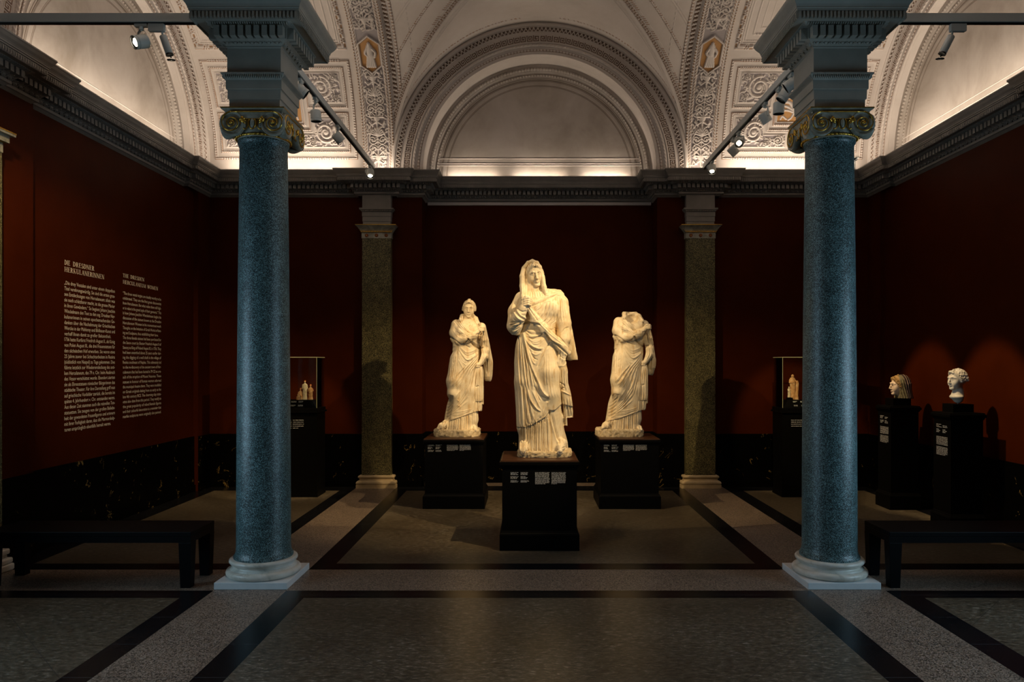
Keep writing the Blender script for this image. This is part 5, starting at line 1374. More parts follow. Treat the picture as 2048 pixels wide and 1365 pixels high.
    R.st(c4([(830,900),(880,880),(920,860)]),4,3); R.st(c4([(800,860),(860,820),(920,760)]),4,-3)
    # belly swags
    R.st(c4([(540,985),(610,1095),(700,1190),(800,1140),(880,1060)]),6,5.5); R.st(c4([(555,1020),(620,1130),(710,1215),(800,1175),(870,1100)]),4,-6.5); R.st(c4([(560,950),(680,1050),(790,1030),(870,980)]),6,4.5); R.st(c4([(600,905),(680,935),(755,972)]),4,-8); R.st(c4([(570,1000),(680,1110),(790,1090),(870,1030)]),5,-4)
    R.st(c4([(535,1010),(580,1170),(680,1285)]),5,5); R.st(c4([(550,1090),(610,1210),(690,1260)]),4,-5.5); R.st(c4([(545,1180),(600,1290),(650,1365)]),5,4)
    R.st(c4([(490,850),(440,1000),(415,1110)]),4,-8); R.st(c4([(530,900),(520,1100),(520,1365)]),3.5,-5.5); R.st(c4([(440,1250),(470,1215),(490,1210)]),4,-4)
    R.fam(c4([(895,1050),(800,1190),(650,1365)]),c4([(880,1230),(830,1300),(790,1365)]),4,5,5,-4.5)
    R.fam(c5([(640,20),(500,170),(370,330)]),c5([(790,60),(760,260),(700,540)]),6,6,5.5,-5.0)
    R.st(c5([(560,440),(470,560),(400,700)]),7,5); R.fam(c5([(700,300),(620,480),(520,640),(420,760)]),c5([(690,620),(600,700),(480,800),(400,860)]),4,6,4.0,-3.5)
    R.bump(c5([(425,500)])[0],(36,34),10)
    R.raise_poly(c5([(365,515),(440,530),(430,650),(400,800),(372,960),(262,972),(285,800),(300,640)]),-15 if head else -5,5)
    R.fam(c5([(420,560),(350,640),(290,690)]),c5([(400,880),(340,920),(270,950)]),6,4,4,-3.5)
    R.st(c5([(470,820),(620,800),(760,760)]),5,3.5); R.st(c5([(400,900),(560,880),(740,800)]),5,-3); R.fam(c5([(500,600),(540,640)]),c5([(500,700),(560,720)]),2,7,4)
    for i in range(8):
        t=i/7; R.st(c4([(430+10*t,560+40*t),(500+60*t,690-10*t),(600+80*t,790-30*t),(700+60*t,800-40*t)]),2.8,-2.8 if i%2 else 2.4)
    for i in range(7):
        t=i/6; R.st(c5([(700+90*t,60+20*t),(560+150*t,250+60*t),(420+240*t,420+90*t)]),2.8,-3.2 if i%2 else 2.8)
    for i in range(6):
        t=i/5; R.st(c4([(545,1000+60*t),(610+20*t,1120+50*t),(700,1190+50*t),(800,1140+60*t),(880,1050+60*t)]),2.6,-2.6 if i%2 else 2.2)
    for i in range(5): R.st(c5([(400+20*i,380-10*i),(520+20*i,270-14*i),(640+20*i,120-10*i)]),2.6,-2.6 if i%2 else 2.2)
    R.fam(c4([(400,1150),(395,1365)]),c4([(520,1060),(510,1365)]),5,3.2,2.2,-2.2,.2); R.fam(c5([(380,20),(375,300)]),c5([(500,10),(460,230)]),4,3.2,2.0,-2.0,.2)
    R.fam(c5([(480,860),(620,830),(760,790)]),c5([(440,930),(600,880),(770,820)]),4,3,2.2,-2.4,.1)
    # under-robe pleats
    R.fam(c5([(270,1000),(245,1140)]),c5([(820,845),(828,1150)]),16,3.5,5.8,-6.5,.34,False); R.fam(c5([(300,1000),(290,1140)]),c5([(800,860),(800,1150)]),6,6,4,-4,.4,False)
    # hanging cloth
    R.fam(c5([(850,30),(800,300),(780,620)]),c5([(920,30),(930,300),(935,640)]),5,5,5.5,-5.5); R.st(c5([(820,388),(850,372),(880,372)]),5,-10); R.fam(c5([(790,660),(785,800)]),c5([(910,650),(905,780)]),4,4,5,-6,0,False); R.st(c5([(815,0),(770,250),(700,560)]),6,-11)
    # wrapped forearm and falling cloak
    R.fam(c4([(930,1000),(920,1090),(900,1180)]),c4([(1010,1000),(1030,1100),(980,1220)]),4,5,2.5,-2.5,.2); R.st(c4([(905,990),(915,1080),(905,1190)]),4,-9)
    R.fam(c4([(985,700),(1000,900),(1060,1120),(1065,1400)]),c4([(1030,680),(1090,900),(1130,1120),(1130,1400)]),5,5,6,-6); R.st(c4([(1050,1120),(1040,1300),(1035,1420)]),6,-10)
    R.fam(c4([(930,730),(950,830),(960,900)]),c4([(1000,700),(1020,820),(1030,930)]),3,4,4,-5)
    if not head:
        for i in range(40): R.bump((420+rng.uniform(-42,42),262+rng.uniform(-32,34)),(5,5),rng.uniform(-3,3))
    def back(V,n): return 4*np.sin(V[:,0]/11.0+V[:,1]*.004)*sstep(V[:,1],480,700)+1.5*np.sin(V[:,0]/15)
    X0=fx[0](310 if head else 320); px_c=X0
    root=empty('statue',((px_c-VX)*Yr/F,Yr,PED_H),0,name_label,'statue','marble statues of draped women')
    og=tuple(root.location)
    def xf(V):
        px_=fx[0](V[:,0]); py_=fx[1](V[:,1]); return np.stack([(px_-VX)*Yr/F, Yr-V[:,2]*m, H-(py_-VY)*Yr/F],-1)
    body=finish('body',S,R,xf,M['statue'],None,1.0,1,back,origin=og)
    parts=[body]
    if head:
        hs=SDF((345,65,-110),(500,330,130),1.5)
        head_ops(hs,(420,241,14),152,yaw=.02,pitch=.10,roll=.03,hair=True,topknot=True,bun=True)
        def fine(V,n): return 1.5*np.sin(V[:,0]*.42+2*np.sin(V[:,1]*.2))*np.sin(V[:,1]*.3+np.abs(V[:,0]-424)*.1)*sstep(150-V[:,1]+np.abs(V[:,0]-424)*.45,0,10)*(V[:,1]<205)
        parts.append(finish('head',hs,None,xf,M['statue'],None,1,1,fine=fine,origin=og))
    join('figure',parts,root)
    w=lambda x: (fx[0](x)-VX)*Yr/F-og[0]
    zt=H-(fx[1](1190)-VY)*Yr/F-og[2]
    pts=[(w(122),-.02),(w(140),-.15),(w(230),-.20),(w(340),-.21),(w(440),-.205),(w(500),-.15),(w(510),0),(w(500),.15),(w(400),.2),(w(230),.2),(w(140),.13)]
    rough_slab('base',pts,0.0,zt+.012,M['statue_base'],root,seed,.012)
    return root
PED_H=.870
statue_large()
statue_small('marble woman with bare head and folded arm, on the left rear pedestal',840,580,4.265,9.30,(lambda x: 840+x/4.265,lambda y: 580+y/4.265,4.265),True,2)
statue_small('headless marble woman on the right rear pedestal',1180,600,4.55,9.30,(lambda x: 1180+((x-285)*1.10+228)/4.55,lambda y: 600+((y-335)*1.085+245)/4.55,4.55/1.09),False,9)
# ================================================================ pedestals, cases, heads, benches, lettering
def dashes(mb,Mx,x0,x1,z0,pitch,lines,seed,ch=.0034,hgt=.0048,ragged=0.,last=1.0,caps=False):
    """rows of tiny printed characters on a plane: Mx maps (u, v) -> world"""
    r=np.random.RandomState(seed)
    for i in range(lines):
        z=z0-i*pitch; x=x0; end=x0+(x1-x0)*(1-ragged*r.rand()); end=x0+(end-x0)*(last if i==lines-1 else 1); word=r.randint(3,9)
        while x<end-ch:
            if word==0: x+=ch*.9; word=r.randint(2,10); continue
            k=r.randint(5); w=ch*.74; t=ch*.26; top=hgt*(1.35 if r.rand()<.28 else 1.0)
            Q=[]
            if k in (0,1,2): Q.append((x,x+t,0,top))
            if k in (0,2,3): Q.append((x+w-t,x+w,0,hgt))
            if k in (0,3): Q.append((x,x+w,hgt-t,hgt))
            if k in (2,3,4): Q.append((x,x+w,0,t))
            if k==4: Q.append((x,x+t,0,hgt)); Q.append((x,x+w,hgt*.45,hgt*.45+t))
            for a,b,c,d in Q: mb.add([Mx(a,z+c),Mx(b,z+c),Mx(b,z+d),Mx(a,z+d)],[(0,1,2,3)])
            x+=ch; word-=1
def pedestal(name,x,y,hx,hy,h,label,group,base_h=.155,cap=True,walnut=True):
    r=empty(name,(x,y,0),0,label,'pedestal',group)
    mb=MB(); e=.024
    mb.box(-hx,hx,-hy,hy,0,base_h); b=mb.build('base',M['black'],r); m=b.modifiers.new('b','BEVEL'); m.width=.004; m.segments=2
    mb=MB()
    def ring(pr):
        for j in range(len(pr)-1):
            (o0,z0),(o1,z1)=pr[j],pr[j+1]; q=[(-1,-1),(1,-1),(1,1),(-1,1)]
            for i in range(4):
                a=q[i];c=q[(i+1)%4]
                mb.add([(a[0]*(hx-o0),a[1]*(hy-o0),z0),(c[0]*(hx-o0),c[1]*(hy-o0),z0),(c[0]*(hx-o1),c[1]*(hy-o1),z1),(a[0]*(hx-o1),a[1]*(hy-o1),z1)],[(0,1,2,3)])
    ring([(.003,base_h),(.006,base_h+.008),(.014,base_h+.018),(.018,base_h+.030),(e,base_h+.034),(e,h-.075),(.016,h-.070),(.012,h-.055),(.004,h-.048),(.0,h-.044),(.0,h-.018),(.010,h-.014)])
    mb.build('body',M['black'],r,sharp=30)
    mb=MB(); ring([(.010,h-.016),(.012,h-.002),(.020,h),(.04,h),(hx*.5,h),(hx*.99,h)])
    mb.v=[(vx,vy,vz) for vx,vy,vz in mb.v]
    mb.build('top',M['pedtop'] if walnut else M['black'],r,sharp=30)
    return r
def ped_label(r,hy,xs,z0,seed,scale=1.0):
    mb=MB(); yy=-hy+.024-.0006
    Mx=lambda u,v: (u,yy,v)
    x=xs
    dashes(mb,Mx,x,x+.085,z0,.0098,3,seed,ragged=.3); dashes(mb,Mx,x,x+.085,z0-.038,.0098,3,seed+1,ragged=.5); dashes(mb,Mx,x,x+.085,z0-.076,.0078,3,seed+2,ch=.0026,hgt=.0038,ragged=.3)
    x+=.097
    dashes(mb,Mx,x,x+.085,z0,.0098,3,seed+3,ragged=.3); dashes(mb,Mx,x,x+.085,z0-.038,.0098,3,seed+4,ragged=.5); dashes(mb,Mx,x,x+.085,z0-.076,.0078,3,seed+5,ch=.0026,hgt=.0038,ragged=.3)
    x+=.140; n=12 if scale>1 else 9
    dashes(mb,Mx,x,x+.142,z0,.0098,n,seed+6,last=.7,ragged=.05); dashes(mb,Mx,x+.158,x+.300,z0,.0098,n,seed+7,last=.4,ragged=.05)
    mb.build('label_text',M['labelwhite'],r)
PX=.106
p=pedestal('pedestal',PX,7.272,.384,.384,PED_H,'foremost black pedestal in the centre carrying the tall veiled statue','black statue pedestals'); ped_label(p,.384,-.173-PX,.748,11,1.2)
p=pedestal('pedestal',-.926,9.26,.384,.384,PED_H,'black pedestal under the bare-headed statue, left of the central one','black statue pedestals'); ped_label(p,.384,-1.249+.926,.800,31)
p=pedestal('pedestal',1.256,9.26,.384,.384,PED_H,'black pedestal under the headless statue, right of the central one','black statue pedestals'); ped_label(p,.384,.935-1.256,.800,51)

# ---- the two heads by the right wall
def head_pedestal(x,y,label,seed):
    r=pedestal('pedestal',x,y,.195,.185,1.278,label,'tall black pedestals with heads',.17,walnut=False)
    mb=MB(); xx=-.195+.024-.0006; Mx=lambda u,v:(xx,-u,v)
    dashes(mb,Mx,-.105,.0,1.140,.014,3,seed,ch=.0046,hgt=.0064,ragged=.5); dashes(mb,Mx,.012,.105,1.128,.014,2,seed+5,ch=.0046,hgt=.0064,ragged=.5); dashes(mb,Mx,-.105,-.01,1.085,.014,3,seed+1,ch=.0046,hgt=.0064,ragged=.5); dashes(mb,Mx,.012,.105,1.085,.014,3,seed+6,ch=.0046,hgt=.0064,ragged=.5)
    dashes(mb,Mx,-.105,.105,1.005,.0135,7,seed+2,ch=.0046,hgt=.0064); dashes(mb,Mx,-.105,.105,.895,.0135,7,seed+3,ch=.0046,hgt=.0064,last=.8)
    mb.build('label_text',M['labelwhite'],r)
head_pedestal(4.635,9.0,'tall black pedestal under the painted veiled head, farther from the viewer',71)
head_pedestal(4.635,7.745,'tall black pedestal under the white curly head, nearer the viewer',91)
def mount(x,y,label,hx,hy,rod):
    r=empty('mount_block',(x,y,1.278),0,label,'mount','black blocks under the heads')
    mb=MB(); mb.box(-hx,hx,-hy,hy,0,.09); mb.build('block',M['black'],r)
    if rod:
        mb=MB(); mb.cyl((.0,0,.09),(0,0,.098),.008,n=10); mb.build('rod',M['steel'],r,smooth=True,sharp=40)
mount(4.635,9.0,'black block under the painted veiled head',.110,.10,False)
mount(4.635,7.745,'black block with short steel rod under the white curly head',.110,.10,True)
def hx_f(origin,scale,yawz):
    Rz=Matrix.Rotation(yawz,3,'Z'); A=np.array(Rz)
    def f(V): # S coords (x right, y down, d front) in units; chin at 0
        L=np.stack([V[:,0],-V[:,2],-V[:,1]],-1)*scale
        return L@A.T
    return f
def head_a():
    o=empty('sculpted_head',(4.650,9.0,1.368),0,'painted head with ochre hair under a striped dark veil, facing left','head sculpture')
    sc_=.245; U=sc_/100; lift=np.array([0,0,.034])
    f0=hx_f(None,U,-PI/2-.12); f=lambda V: f0(V)+lift
    S=SDF((-60,-125,-70),(60,50,80),1.15); head_ops(S,(0,0,0),100,hair=False,ears=False,neck=False); S.cap([(0,-25,-6),(0,-9,-8)],[20,20],8)
    fc=finish('face',S,None,f,M['skin'],o,1,1)
    S=SDF((-60,-125,-70),(60,50,80),1.3)
    for s in (-1,1):
        for i in range(8):
            u=i/7; S.cap([(s*2,-93+2*u,29-4*u),(s*(10+22*u),-88+26*u,32-16*u),(s*(26+9*u),-74+28*u,20-14*u),(s*(34),-60+26*u,8-10*u)],[4,5.2,5.5,5],2)
    S.ell((0,-70,-5),(33,33,38),4)
    S.cap([(0,-93,24),(0,-102,5)],[5,6],3)
    def wv(V,n): return .9*np.sin(V[:,1]*.8+np.abs(V[:,0])*.5)
    finish('hair',S,None,f,M['hairpaint'],o,1,1,fine=wv)
    S=SDF((-60,-125,-80),(60,50,80),1.3)
    S.ell((0,-62,-14),(41,46,42),3); S.loft([(-62,-41,41,-16,40),(-30,-42,42,-16,42),(0,-46,46,-20,42),(13,-48,48,-22,43)],6)
    S.ell((0,-45,72),(90,130,68),4,'sub'); S.loft([(-40,-24,24,10,40),(40,-24,24,10,40)],3,mode='sub') if False else None
    def fold(V,n): return 1.5*np.sin((V[:,2]+V[:,1]*.22)*.55)*sstep(V[:,1],-95,-60)
    finish('veil',S,None,f,M['veilstripe'],o,1,1,fine=fold)
    for s in (-1,1):
        mb=MB(); c=f(np.array([[s*12.4,-53.2,35.6]]))[0]; mb.sphere(c,.0095,8,6); mb.build('painted_eye',M['eyepaint'],o,smooth=True)
    c=f(np.array([[0,-21.5,39.2]]))[0]; mb=MB(); mb.sphere(c,.011,8,6,sc=(.5,1,.55)); mb.build('painted_lips',M['lippaint'],o,smooth=True)
def veilmat():
    m,nt,b=new_mat('striped_veil_paint'); setp(b,Roughness=.6); p=objco(nt); sx=nt.nodes.new('ShaderNodeSeparateXYZ'); nt.links.new(p,sx.inputs[0])
    q=math_n(nt,'ADD',sx.outputs[0],math_n(nt,'MULTIPLY',sx.outputs[2],.16)); fr=math_n(nt,'FRACT',math_n(nt,'DIVIDE',math_n(nt,'ADD',q,1.0),.030)); k=math_n(nt,'LESS_THAN',fr,.22); k=math_n(nt,'MULTIPLY',k,math_n(nt,'GREATER_THAN',q,.055))
    n_=noise(nt,p,40,4,.6); base=ramp(nt,n_,[(.3,(.07,.055,.025)),(.6,(.20,.165,.08)),(.75,(.26,.24,.12))])
    k2=math_n(nt,'GREATER_THAN',q,.052); base=mix(nt,k2,base,(.035,.022,.016))
    nt.links.new(mix(nt,k,base,(.60,.40,.30)),b.inputs['Base Color']); M['veilstripe']=m
veilmat(); head_a()
def head_b():
    o=empty('sculpted_head',(4.625,7.745,1.368),0,'white marble head with curly hair and bare neck, facing left','head sculpture')
    sc_=.222; U=sc_/100; lift=np.array([0,0,.146])
    f0=hx_f(None,U,-PI/2+.18); f=lambda V: f0(V)+lift
    S=SDF((-70,-125,-80),(70,62,80),1.05); head_ops(S,(0,0,0),100,hair=True,bun=True,ears=True,neck=True)
    S.cap([(0,10,-6),(0,22,-4)],[25,28],8); S.ell((0,32,2),(36,14,26),6)
    def fine(V,n):
        hm=sstep(-V[:,1]-70+np.clip(-(V[:,2]-24),0,60)*.75,0,8)*(V[:,1]<-22)
        return 1.7*np.sin(V[:,1]*.42+1.5*np.sin(V[:,2]*.3))*np.sin(V[:,2]*.30+V[:,0]*.2)*hm
    finish('bust',S,None,f,M['bust'],o,1,1,fine=fine)
head_b()

# ---- display cases
def thin_glass():
    m,nt,b=new_mat('case_glass'); nt.nodes.remove(b); out=[n for n in nt.nodes if n.type=='OUTPUT_MATERIAL'][0]
    t=nt.nodes.new('ShaderNodeBsdfTransparent'); t.inputs[0].default_value=(.97,.99,.975,1); g=nt.nodes.new('ShaderNodeBsdfGlossy'); g.inputs['Roughness'].default_value=.02
    fr=nt.nodes.new('ShaderNodeFresnel'); fr.inputs[0].default_value=1.12; mx=nt.nodes.new('ShaderNodeMixShader'); nt.links.new(fr.outputs[0],mx.inputs[0]); nt.links.new(t.outputs[0],mx.inputs[1]); nt.links.new(g.outputs[0],mx.inputs[2]); nt.links.new(mx.outputs[0],out.inputs[0]); M['caseglass']=m
thin_glass()
def showcase(x,label,seed,side):
    hx,hy=.275,.195; y=9.665+hy
    r=empty('display_case',(x,y,0),0,label,'display case','glass cases on black pedestals')
    mb=MB(); mb.box(-hx,hx,-hy,hy,0,.08); mb.box(-hx+.006,hx-.006,-hy+.006,hy-.006,.08,1.135); mb.box(-hx-.014,hx+.014,-hy-.014,hy+.014,1.135,1.16); mb.box(-hx,hx,-hy,hy,1.16,1.203); mb.build('pedestal',M['black'],r)
    g0,g1=1.203,1.883; ax,ay=hx-.012,hy-.008; t=.008
    mb=MB(); mb.box(-ax,ax,-ay,-ay+t,g0,g1); mb.box(-ax,ax,ay-t,ay,g0,g1); mb.box(-ax,-ax+t,-ay+t,ay-t,g0,g1); mb.box(ax-t,ax,-ay+t,ay-t,g0,g1); mb.box(-ax,ax,-ay,ay,g1,g1+t)
    gl=mb.build('glass_hood',M['caseglass'],r)
    mb=MB(); e=.004
    for sx_ in (-1,1): mb.box(sx_*ax-e*.6,sx_*ax+e*.6,-ay-e*.6,-ay+e*.6,g0,g1)
    for yy in (-ay,ay): mb.box(-ax,ax,yy-e,yy+e,g1,g1+t*1.1)
    for xx in (-ax,ax): mb.box(xx-e,xx+e,-ay,ay,g1,g1+t*1.1)
    mb.build('glass_edge',M['glassedge'],gl)
    mb=MB(); b=[(-ax+.012,-ay+.012),(ax-.012,-ay+.012),(ax-.012,ay-.012),(-ax+.012,ay-.012)]; tp=[(-.165,-.105),(.165,-.105),(.165,.115),(-.165,.115)]
    zt=1.305; mb.add([(a,c,g0) for a,c in b]+[(a,c,zt) for a,c in tp],[(0,1,5,4),(1,2,6,5),(2,3,7,6),(3,0,4,7),(4,5,6,7)]); ri=mb.build('riser',M['black'],r)
    def Mx(u,v): # on the sloping front
        t_=(v-g0)/(zt-g0); return (u,-ay+.012+(ay-.012-.105)*t_-.0012,v+.0004)
    for u0,z_ in ((-.10,1.285),(-.10,1.235),(.0,1.285),(.0,1.235)):
        mb=MB(); dashes(mb,Mx,u0,u0+.085,z_,.010,2,seed+int(100*z_)+int(u0*50),ch=.0046,hgt=.0062,ragged=.5); mb.build('label_text',M['labelwhite'],ri)
    mb=MB(); yy=-hy+.006-.0007; Mf=lambda u,v:(u,yy,v)
    o=-.225 if side<0 else -.150
    dashes(mb,Mf,o,o+.15,1.035,.027,5 if side<0 else 4,seed+50,ch=.0066,hgt=.0085); dashes(mb,Mf,o+.168,o+.318,1.035,.027,5 if side<0 else 4,seed+60,ch=.0066,hgt=.0085,last=.5)
    mb.build('panel_text',M['labelwhite'],r)
    return zt
CXL,CXR=-3.118,3.69
showcase(CXL,'glass case on black pedestal with three terracotta women, left',121,-1); ZT=showcase(CXR,'glass case on black pedestal with a terracotta woman leaning on a pillar, right',171,1)
FY=9.85
def figurine(name,label,build,ox,oy,zs,base_y,x0,mat_f,headpart=None,group=None):
    m=FY/F/zs; root=empty(name,((ox+x0/zs-VX)*FY/F,FY,ZT if base_y is None else H-(oy+base_y/zs-VY)*FY/F+.0015),0,label,'figurine',group)
    og=np.array(root.location)-np.array([0,0,.0015]); dz=0
    def xf(V):
        return np.stack([(ox+V[:,0]/zs-VX)*FY/F, FY-V[:,2]*m, H-(oy+V[:,1]/zs-VY)*FY/F],-1)
    S,R,lo=build(); S.d[:,S.ax[1]>=(BY if base_y is None else base_y)-1.0,:]=6.0; finish('figure',S,R,xf,mat_f,root,1,1,origin=og)
    if headpart is not None:
        S2=headpart(); finish('hair',S2,None,xf,M['terra_hair'],root,1,1,origin=og)
    return root
zf=1.305; BY=(VY+(H-zf)*F/FY-700)*7.58     # enlarged-pixel row of the riser top
def g_standing(x,yh,yb,wd,seed,arm=True,swing=0):
    def b():
        S=SDF((x-80,yh-30,-60),(x+80,yb+4,60),2.4); L=yb-yh
        S.ell((x,yh+8,4),(11,14,12),3); S.cap([(x,yh+18,2),(x,yh+40,0)],[7,10],4)
        S.loft([(yh+30,x-wd*.55,x+wd*.55,0,15),(yh+48,x-wd*.95,x+wd*.9,0,20),(yh+L*.38,x-wd*.85,x+wd*.85,2,22),(yh+L*.55,x-wd*.95+swing,x+wd*.95,2,24),(yh+L*.8,x-wd*.9,x+wd*.9,0,24),(yb,x-wd*1.1,x+wd*1.1,0,28)],6)
        if arm:
            S.cap([(x-wd*.9,yh+50,4),(x-wd*1.05,yh+L*.40,10),(x-wd*.2,yh+L*.36,24)],[9,9,7],4); S.cap([(x+wd*.9,yh+50,4),(x+wd*1.1,yh+L*.36,8),(x+wd*.6,yh+L*.50,20)],[9,9,7],4)
        R=Relief(700,900); r=np.random.RandomState(seed)
        for i in range(7):
            xx=x-wd+2*wd*i/6; R.st([(xx*.5+x*.5,yh+L*.45),(xx,yh+L*.75),(xx,yb)],4,4,False); R.st([(xx*.5+x*.5+4,yh+L*.45),(xx+5,yh+L*.75),(xx+5,yb)],3,-4,False)
        for i in range(3): R.st([(x-wd*.8,yh+55+i*16),(x,yh+78+i*18),(x+wd*.8,yh+60+i*10)],4,3.5)
        return S,R,None
    def hp():
        S=SDF((x-40,yh-34,-40),(x+40,yh+30,40),2.0); S.ell((x,yh-2,-3),(14,13,15),2); S.ell((x,yh-10,-6),(13,9,11),3); S.ell((x,yh+9,16),(12,14,12),2,'sub'); return S
    return b,hp
def figurines():
    gl='terracotta women in the left glass case'
    b,hp=g_standing(303,484,BY,34,1); figurine('terracotta_figurine','tallest terracotta woman in pale robe between two smaller ones',b,570,700,7.58,BY,303,M['terra_white'],hp,gl)
    b,hp=g_standing(388,545,BY,33,2,True,3); figurine('terracotta_figurine','terracotta woman with orange hair, rightmost of three in the case',b,570,700,7.58,BY,388,M['terra'],hp,gl)
    def seated():
        S=SDF((150,560,-50),(290,BY+4,95),2.4); x=228
        S.ell((238,606,6),(10,13,11),3); S.cap([(238,618,4),(236,634,2)],[7,10],4)
        S.loft([(628,220,252,0,14),(645,208,262,0,18),(690,206,264,2,22),(712,200,266,6,26)],5)
        S.cap([(236,705,10),(222,716,52),(214,BY-2,58)],[24,20,20],8); S.cap([(246,705,10),(246,716,52),(244,BY-2,56)],[22,19,18],8)
        S.loft([(708,182,264,0,36),(BY,180,266,4,44)],3,p=5); S.cap([(210,645,4),(200,690,14),(222,712,34)],[8,8,6],3)
        R=Relief(700,900); R.fam([(200,720),(196,BY)],[(256,720),(258,BY)],5,4,4,-4,0,False); R.st([(210,650),(235,680),(258,655)],4,4); return S,R,None
    def hp2():
        S=SDF((210,575,-40),(270,640,40),2.0); S.ell((238,597,-3),(13,12,14),2); S.ell((238,588,-5),(11,8,10),3); S.ell((238,606,18),(12,14,12),2,'sub'); return S
    figurine('terracotta_figurine','seated terracotta woman, leftmost of three in the case',seated,570,700,7.58,BY,225,M['terra'],hp2,gl)
    BYR=BY
    def lady():
        S=SDF((340,365,-60),(530,BYR+4,70),2.4); x=418
        S.ell((417,402,4),(20,26,22),4); S.ell((418,410,22),(11,15,12),3,'sub'); S.ell((418,408,10),(11,15,12),2)
        S.loft([(425,385,448,0,18),(455,368,457,0,24),(510,370,455,4,26),(540,378,452,4,26),(620,385,450,2,28),(700,390,450,2,30),(BYR,388,456,2,32)],6)
        S.cap([(374,460,6),(368,500,16),(405,500,32)],[10,11,8],4); S.cap([(452,460,6),(470,490,12),(484,500,14)],[10,9,8],4)
        S.loft([(470,466,500,6,16),(540,462,506,6,18),(640,458,498,4,20),(700,452,496,4,22),(BYR,446,506,4,26)],5)
        R=Relief(700,900); R.fam([(395,530),(392,640),(394,BYR)],[(445,520),(450,640),(448,BYR)],5,4,4.5,-4.5,0,False); R.fam([(372,470),(400,500),(440,480)],[(375,510),(410,530),(450,520)],3,4,4,-4); R.fam([(470,500),(462,BYR)],[(498,500),(496,BYR)],3,4,4,-4,0,False); return S,R,None
    figurine('terracotta_figurine','hooded terracotta woman leaning on a draped pillar in the right case',lady,1530,700,7.58,BYR,430,M['terra'])
    m_=FY/F; bx=(1530+362/7.58-VX)*m_
    o=empty('mount_block',(bx,FY-.02,ZT+.001),0,'small black block under the child figurine in the right case','mount'); mb=MB(); mb.box(-.036,.036,-.03,.03,0,.030); mb.build('block',M['black'],o)
    yb=(VY+(H-ZT-.03)*F/FY-700)*7.58
    def child():
        S=SDF((325,540,-40),(405,yb+4,45),2.2); S.ell((363,574,2),(11,13,12),3); S.loft([(588,352,374,0,10),(602,343,383,0,15),(640,346,382,2,16),(690,346,382,0,16),(yb,342,386,0,20)],4); S.cap([(345,604,4),(350,630,14),(366,626,18)],[6,6,5],3)
        R=Relief(700,900); R.fam([(350,630),(348,yb)],[(378,630),(380,yb)],4,3,3,-3,0,False); return S,R,None
    figurine('terracotta_figurine','small terracotta child on a black block in the right case',child,1530,700,7.58,yb,363,M['terra_white'])
figurines()

# ---- benches
def bench(x0,x1,label):
    cx=(x0+x1)/2; hw=(x1-x0)/2; r=empty('bench',(cx,5.955,0),0,label,'bench','low black benches')
    hy=.215
    mb=MB(); mb.box(-hw,hw,-hy,hy,.415,.452); o=mb.build('seat',M['bench'],r); m=o.modifiers.new('b','BEVEL'); m.width=.004; m.segments=2
    mb=MB(); mb.box(-hw+.002,hw-.002,-hy+.002,-hy+.022,.365,.415); mb.box(-hw+.002,hw-.002,hy-.022,hy-.002,.365,.415); mb.box(-hw+.002,-hw+.022,-hy+.022,hy-.022,.365,.415); mb.box(hw-.022,hw-.002,-hy+.022,hy-.022,.365,.415); mb.build('apron',M['bench'],r)
    for sx_ in (-1,1):
        for sy_ in (-1,1):
            mb=MB(); a,b=sorted((sx_*(hw-.102),sx_*hw)); c,d=sorted((sy_*(hy-.09),sy_*hy)); mb.box(a,b,c,d,0,.365,taper=.80); o=mb.build('leg',M['bench'],r); m=o.modifiers.new('b','BEVEL'); m.width=.003; m.segments=2
bench(-4.37,-2.700,'low black bench left of the left column, below the wall lettering'); bench(2.888,4.56,'low black bench right of the right column')

# ---- lettering on the left wall
def text_mesh(txt):
    cu=bpy.data.curves.new('lettering','FONT'); cu.body=txt; cu.size=1.0; cu.resolution_u=2
    o=bpy.data.objects.new('lettering',cu); COL.objects.link(o); bpy.context.view_layer.update()
    me=bpy.data.meshes.new_from_object(o); V=np.empty(len(me.vertices)*3); me.vertices.foreach_get('co',V); V=V.reshape(-1,3)
    Fs=[tuple(p.vertices) for p in me.polygons]; bpy.data.objects.remove(o); bpy.data.curves.remove(cu); bpy.data.meshes.remove(me); return V,Fs
def lines_on_wall(mb,lines,y0,w,z0,pitch,size,justify):
    for i,l in enumerate(lines):
        V,Fs=text_mesh(l)
        if len(V)==0: continue
        x=V[:,0]-V[:,0].min(); W=x.max(); s=size*.86
        sx_=w/W if (justify(i) or W*s>w) else s
        mb.add([(XL+.0015,y0+a*sx_,z0-i*pitch+b*size) for a,b in zip(x,V[:,1])],Fs)
